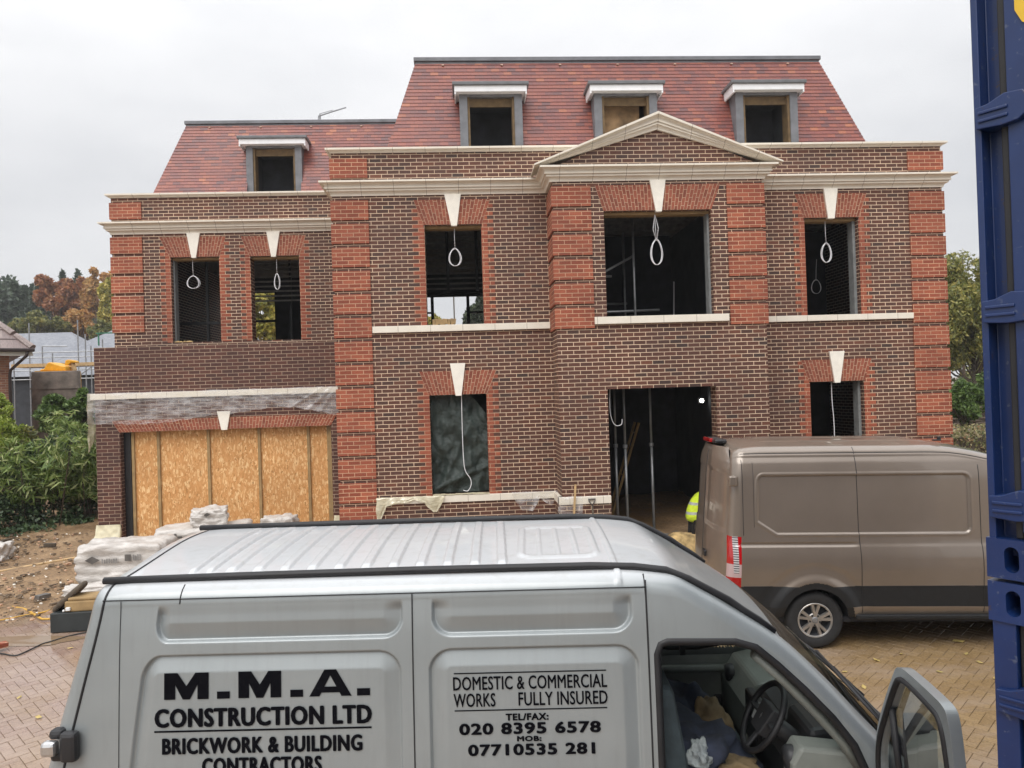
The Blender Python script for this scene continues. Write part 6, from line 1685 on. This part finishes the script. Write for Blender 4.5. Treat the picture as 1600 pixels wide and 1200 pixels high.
# wattle fence, white rail, hedge, shed
e = empty('wattle_fence', (19.0, 28.5, base_z(0, 28.5)), 0, 'woven brown wattle fence below the laurel at the right', 'fence')
m = MB()
for k in range(9):
    z = .3 + k * .1
    m.tube([(-2.5 + .35 * q, .05 * math.sin(q * 1.6 + (k % 2) * PI), z + .02 * nse(q, k)) for q in range(24)], .05, 6)
m.build('woven_panel', M['hedgewood'], e)
for x in np.linspace(-2.4, 5.2, 6):
    m = MB(); m.tube([(x, 0, 0), (x + .03, 0, 1.35)], .05, 6); m.build('post', M['bark'], e)
e = empty('garden_rail', (18.5, 27.3, base_z(0, 27.3)), R(-9), 'low white painted rail in front of the wattle fence', 'rail')
m = MB(); m.box(-4, 7, -.03, .03, .42, .50); m.build('rail', M['whitepaint'], e)
for x in (-3.5, -1, 1.5, 4, 6.5):
    m = MB(); m.box(x - .04, x + .04, -.04, .04, 0, .419); m.build('post', M['whitepaint'], e)
C = [(x, y, z) for x in np.linspace(-1.6, 4.2, 11) for y in (-.25, .3) for z in (.25, .65)]; e = empty('clipped_hedge', (16.8, 24.3, base_z(0, 24.3)), R(-4), 'low variegated clipped hedge right of the house', 'hedge')
leaf_mesh('foliage', C, [(.42, .38, .34)] * len(C), 9000, .055, M['lf_varieg'], e, 61, .6)
m = MB(); m.box(-1.9, 4.5, -.3, .3, 0, .55); m.build('twigs', M['bark'], e)
p = onY(1530, 622, 33); e = empty('garden_shed', (p.x + 1.2, 33, base_z(0, 33)), 0, 'low garden shed with brown roof behind the laurel', 'shed')
H = p.z - e.location.z
m = MB(); m.box(-2, 3, 0, 3, 0, H - .45); m.build('wall', M['bark'], e); m = MB(); m.prism([(-2.2, H - .44), (3.2, H - .44), (3.0, H + .25), (-2.0, H + .25)], -.3, 3.2); m.build('roof', M['oldbrick'], e)

# left boundary: bamboo, laurel, ivy on a low fence
def bamboo(px, py, Y, n, label, seed, mat='lf_bamboo', hmul=1.0, spread=.5):
    r_ = random.Random(seed); top = onY(px, py, Y); z0 = base_z(0, Y); H = top.z - z0; e = empty('bamboo_plant', (top.x, Y, z0), 0, label, 'plant', 'bamboo plants along the left boundary')
    m = MB(); C = []; Q = []
    for k in range(n):
        dx, dy = r_.gauss(0, spread), r_.gauss(0, spread * .6); h = H * r_.uniform(.72, 1.0); bx, by = dx * .5, dy * .5; lx = r_.uniform(-.25, .25)
        m.tube([(bx, by, 0), (dx * .8 + lx * .3, dy * .8, h * .6), (dx + lx, dy, h)], [.009, .008, .003], 5)
        for t in np.linspace(.42, 1.0, 7):
            for q in range(2):
                an = r_.uniform(0, 2 * PI); rr = r_.uniform(.08, .30); C.append((dx * t + lx * t + rr * math.cos(an), dy * t + rr * math.sin(an), h * t - .05)); Q.append((.17, .17, .10))
    m.build('cane', M['bark'], e, smooth=True)
    leaf_mesh('foliage', C, Q, len(C) * 16, .12, M[mat], e, seed, .17, .35, .2)
    return e
bamboo(64, 662, 18.6, 7, 'bamboo with bare lower canes in the middle of the left boundary', 71)
bamboo(96, 668, 19.2, 6, 'bamboo just right of the bare caned one', 72)
bamboo(132, 690, 18.9, 8, 'bamboo brushing the left side of the garage', 73)
bamboo(118, 640, 21.5, 7, 'tall bamboo behind the others near the garage corner', 74, spread=.7)
bamboo(30, 690, 18.4, 7, 'low bamboo left of the bare caned one', 75)
treeI('laurel_bush', 98, 650, 23.5, 40, 34, 'lf_laurel', 'broad laurel bush below the rendered block wall', 5600, .075, 76, cat='bush', aspect=.38)
treeI('laurel_bush', 128, 640, 24.0, 18, 30, 'lf_laurel', 'upright laurel bush against the garage parapet corner', 3200, .075, 77, cat='bush', aspect=.38)
treeI('lime_bush', 8, 672, 20.0, 30, 40, 'lf_lime', 'bright lime green bush at the left frame edge', 5200, .055, 78, cat='bush', aspect=.35)
treeI('lime_bush', 2, 640, 22.5, 14, 24, 'lf_lime', 'small lime green bush below the neighbour wall', 1800, .055, 79, cat='bush', aspect=.35)
treeI('laurel_bush', 40, 715, 20.5, 46, 40, 'lf_olive', 'dull green bush behind the bamboo', 5200, .07, 80, cat='bush', aspect=.35)
a, b = Vector((-11.6, 17.6, 0)), Vector((-8.75, 20.6, 0))
e = empty('boundary_fence', (a.x, a.y, base_z(0, a.y)), math.atan2(b.y - a.y, b.x - a.x), 'low weathered timber rail fence overgrown with ivy at the left', 'fence'); L = (b - a).length
m = MB(); m.box(-3, L, -.50, -.44, .98, 1.07); m.build('rail', M['hedgewood'], e)
for x in np.linspace(-2.8, L - .1, 7):
    m = MB(); m.box(x - .05, x + .05, -.439, -.34, 0, 1.10); m.build('post', M['hedgewood'], e)
C = []; Q = []; r_ = random.Random(3)
for k in range(70):
    t = r_.uniform(-2.8, L + .3); z = r_.uniform(.05, 1.0); y = -.25 - .55 * (1 - z) * r_.uniform(.3, 1.2); C.append((t, y, z)); Q.append((.28, .22, .2))
for k in range(95):
    t = r_.uniform(-2.8, L + .2); C.append((t, r_.uniform(-.35, .3), r_.uniform(.4, 1.95))); Q.append((.36, .26, .28))
for k in range(30):
    t = r_.uniform(-2.8, L + .2); C.append((t, r_.uniform(-1.15, -.5), .1)); Q.append((.3, .3, .12))
iv = empty('ivy_bank', (a.x, a.y, base_z(0, a.y)), math.atan2(b.y - a.y, b.x - a.x), 'dark ivy sprawling over the low fence and bank at the left', 'ivy')
leaf_mesh('foliage', C, Q, 34000, .042, M['lf_ivy'], iv, 81, .75)
m = MB()
for k in range(12):
    t = r_.uniform(-2.6, L); m.tube([(t, -.3, 0), (t + .1, -.2, .5), (t + .25, -.1, .95)], .012, 5)
m.build('stem', M['bark'], iv)

# ------------------------------------------------------------------ neighbours and the other building site
nc = onY(15.5, 600, 24.6); e = empty('neighbour_house', (nc.x, nc.y, base_z(0, 24.6)), R(34), 'neighbouring brick house with grey brown tiled hip roof at the left edge', 'house'); zb = e.location.z
xr = 0.0; ze = onY(62, 541, 24.0).z - zb - .06; xe = .62
m = MB(); m.box(xr - 10, xr, 0, 9, -.3, ze - .12); m.build('wall', M['oldbrick'], e)
m = MB(); yo = -.6; pit = .98
rd = 5.1; rz_ = rd * pit
fl = lambda k: k
ncr = 16
for k in range(ncr):
    t0, t1 = k / ncr, (k + 1) / ncr
    def pt(t, lift): return (xe - rd * t, yo + rd * t, ze + rz_ * t + lift)
    a0 = pt(t0, .03); b0 = pt(t1, .004)
    m.face([(xr - 14, a0[1], a0[2]), a0, b0, (xr - 14, b0[1], b0[2])], [(xr - 14, k * .1), (a0[0], k * .1), (b0[0], k * .1 + .1), (xr - 14, k * .1 + .1)])
    m.face([a0, (a0[0], 9.6 - (a0[1] - yo), a0[2]), (b0[0], 9.6 - (b0[1] - yo), b0[2]), b0], [(a0[1], k * .1), (9.6, k * .1), (9.6, k * .1 + .1), (b0[1], k * .1 + .1)])
    m.face([(xr - 14, a0[1], a0[2] - .03), (a0[0], a0[1], a0[2] - .03), a0, (xr - 14, a0[1], a0[2])], [(0, 0)] * 4)
rf = m.build('roof', M['greytile'], e)
m = MB()
for k in range(11):
    t = k / 11; c = (xe - rd * t - .05, yo + rd * t + .05, ze + rz_ * t + .05); m.tube([c, (c[0] - .40, c[1] + .40, c[2] + .40 * pit + .02)], [.12, .09], 8)
m.build('hip_tile', M['greytile'], rf)
m = MB(); m.box(xr - 12, xe, yo - .11, yo, ze - .08, ze + .03); m.build('gutter', M['gutter'], e, bevel=.03)
m = MB(); m.box(xr - 12, xe - .06, yo + .001, 0, ze - .14, ze - .08); m.box(xr - 12, xe - .04, yo + .002, yo + .03, ze - .20, ze - .141); m.build('soffit', M['soffit'], e)
m = MB(); m.tube([(xr - .0 + .42, yo - .05, ze - .05), (xr + .40, yo - .03, ze - .2), (xr + .02, -.07, ze - .62), (xr + .0, -.07, ze - .8), (xr + .0, -.07, 0)], .045, 8); m.build('downpipe', M['gutter'], e, smooth=True)
def slate_house(pl, pr, Y, yr, ye, label, hip_r, hip_l, walld=8):
    """ridge from image pl to pr at row yr, eaves at row ye"""
    a = onY(pl, yr, Y + 3.5); b = onY(pr, yr, Y + 3.5); ev = onY(pr, ye, Y).z; zb = base_z(0, Y); e = empty('slate_roof_house', (a.x, Y, zb), 0, label, 'house', 'slate roofed houses on the building site behind')
    L = b.x - a.x; zr = a.z - zb; ze = ev - zb
    V = [(-hip_l, 0, ze), (L + hip_r, 0, ze), (L + hip_r, 7, ze), (-hip_l, 7, ze), (0, 3.5, zr), (L, 3.5, zr)]
    m = MB(); m.mesh(V, [(0, 1, 5, 4), (1, 2, 5), (2, 3, 4, 5), (3, 0, 4)]); rf = m.build('roof', M['slate'], e)
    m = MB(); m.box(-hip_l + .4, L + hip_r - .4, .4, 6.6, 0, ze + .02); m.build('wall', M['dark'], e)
    return e
slate_house(0, 112, 44, 522, 578, 'pale slate roofed house under construction left of the other one', 3.0, 3.0)
slate_house(186, 260, 41, 512, 582, 'pale slate roofed house under construction nearer the brick house', 3, 4.6)
# scaffold in front of them
Ys = 38.0
e = empty('scaffold', (onY(20, 570, Ys).x, Ys, base_z(0, Ys)), 0, 'galvanised scaffold with board platform before the slate roofs', 'scaffold'); zb = e.location.z
def sl_(px, py): q = onY(px, py, Ys); return (q.x - e.location.x, 0, q.z - zb)
for px, yt in ((21, 545), (45, 505), (66, 541), (82, 552), (121, 500), (133, 522), (142, 540), (160, 530)):
    a = sl_(px, yt); m = MB(); m.tube([(a[0], 0, 0), (a[0], 0, a[2])], .03, 6); m.build('standard', M['galv'], e)
m = MB()
for yy in (552, 560, 580, 594): a = sl_(18, yy); b = sl_(175, yy - 4); m.tube([a, b], .027, 6)
a = sl_(66, 541); b = sl_(105, 541); m.tube([a, b], .03, 6); m.tube([sl_(122, 588), sl_(142, 574)], .027, 6)
m.build('ledger', M['galv'], e)
a = sl_(18, 571); b = sl_(178, 566); m = MB(); m.box(a[0], b[0], .02, 1.3, a[2] - .10, a[2] + .02); m.box(a[0], b[0], -.03, .0, a[2] - .11, a[2] + .05); m.build('board_platform', M['timber'], e)
m = MB(); m.box(sl_(150, 515)[0], sl_(180, 515)[0], -.05, .05, sl_(150, 520)[2] - .05, sl_(150, 520)[2]); m.box(sl_(153, 515)[0], sl_(154.4, 515)[0], -.04, .04, sl_(153, 540)[2], sl_(153, 520)[2] - .051); m.build('green_guard', M['netgreen'], e)
# rendered block wall and digger
Yw = 27.5
a = onY(48, 581, Yw); b = onY(121, 581, Yw); e = empty('rendered_wall', (a.x, Yw, base_z(0, Yw)), 0, 'weathered rendered block wall behind the laurel bush', 'wall'); zt = a.z - e.location.z; w_ = b.x - a.x
m = MB(); m.box(0, w_, 0, .25, 0, zt); m.build('wall', M['render'], e, bevel=.03)
m = MB(); m.box(-.03, w_ + .03, -.03, -.001, zt - .62, zt - .57); m.build('ledge', M['render'], e)
Yd = 30.0
c0 = onY(70, 580, Yd); e = empty('digger', (c0.x, Yd, base_z(0, Yd)), 0, 'yellow digger arm showing above the rendered wall', 'digger'); zb = e.location.z
def dl(px, py): q = onY(px, py, Yd); return (q.x - c0.x, q.z - zb)
m = MB(); m.prism([dl(70, 580), dl(73, 577), dl(77, 577), dl(83, 567.5), (dl(86, 566.5)), dl(104, 572), dl(111, 573), dl(111, 580)], -.4, .4); m.build('engine_cover', M['yellowmach'], e, bevel=.04)
m = MB(); m.prism([dl(104, 571), dl(105, 563), dl(110, 562), dl(119, 563.5), dl(121, 565), dl(121, 567), dl(113, 567), dl(110, 571)], -.15, .15); m.build('boom', M['yellowmach'], e, bevel=.03)
m = MB(); m.tube([(dl(113, 567)[0], 0, dl(113, 567)[1]), (dl(117, 579)[0], 0, dl(117, 579)[1])], .09, 8); m.build('ram', M['timber'], e)
m = MB(); m.box(-.3, dl(120, 580)[0], -.9, .9, 0, .7); m.build('track', M['rubber'], e, bevel=.1); m = MB(); m.box(0, dl(112, 580)[0], -.7, .7, .7, dl(70, 580)[1] - .02); m.build('cab_base', M['yellowmach'], e)
# far tower crane jib over the left roof
Yc = 220
a = onY(498, 196, Yc); e = empty('tower_crane', (a.x, Yc, 2), 0, 'faint grey crane jib just above the left wing roof', 'crane')
def cl(px, py): q = onY(px, py, Yc); return (q.x - a.x, 0, q.z - 2)
m = MB(); m.tube([cl(497, 182), cl(518, 175), cl(541, 168)], .20, 5); m.tube([cl(499, 178), cl(520, 172)], .10, 4); m.build('jib', M['lead'], e)
m = MB(); m.tube([cl(500, 196), cl(500, 179)], .25, 4); m.tube([cl(496, 196), cl(498, 181)], .12, 4); m.tube([(0, 0, 0), cl(500, 196)], .6, 4); m.build('mast', M['lead'], e)

# ------------------------------------------------------------------ rainy air
def haze():
    t = NT('rainy air')
    pv = t.n('ShaderNodeVolumePrincipled', None, {'Color': (.93, .94, .96, 1), 'Density': .0009, 'Anisotropy': .3})
    t.t.links.new(pv.outputs[0], t.out.inputs[1])
    m = MB(); m.box(-140, 140, -25, 245, -1.6, 92); o = m.build('haze', t.m, None); tag(o, kind='stuff'); tag(o, 'thin grey rainy haze over the whole site', 'haze')
haze()
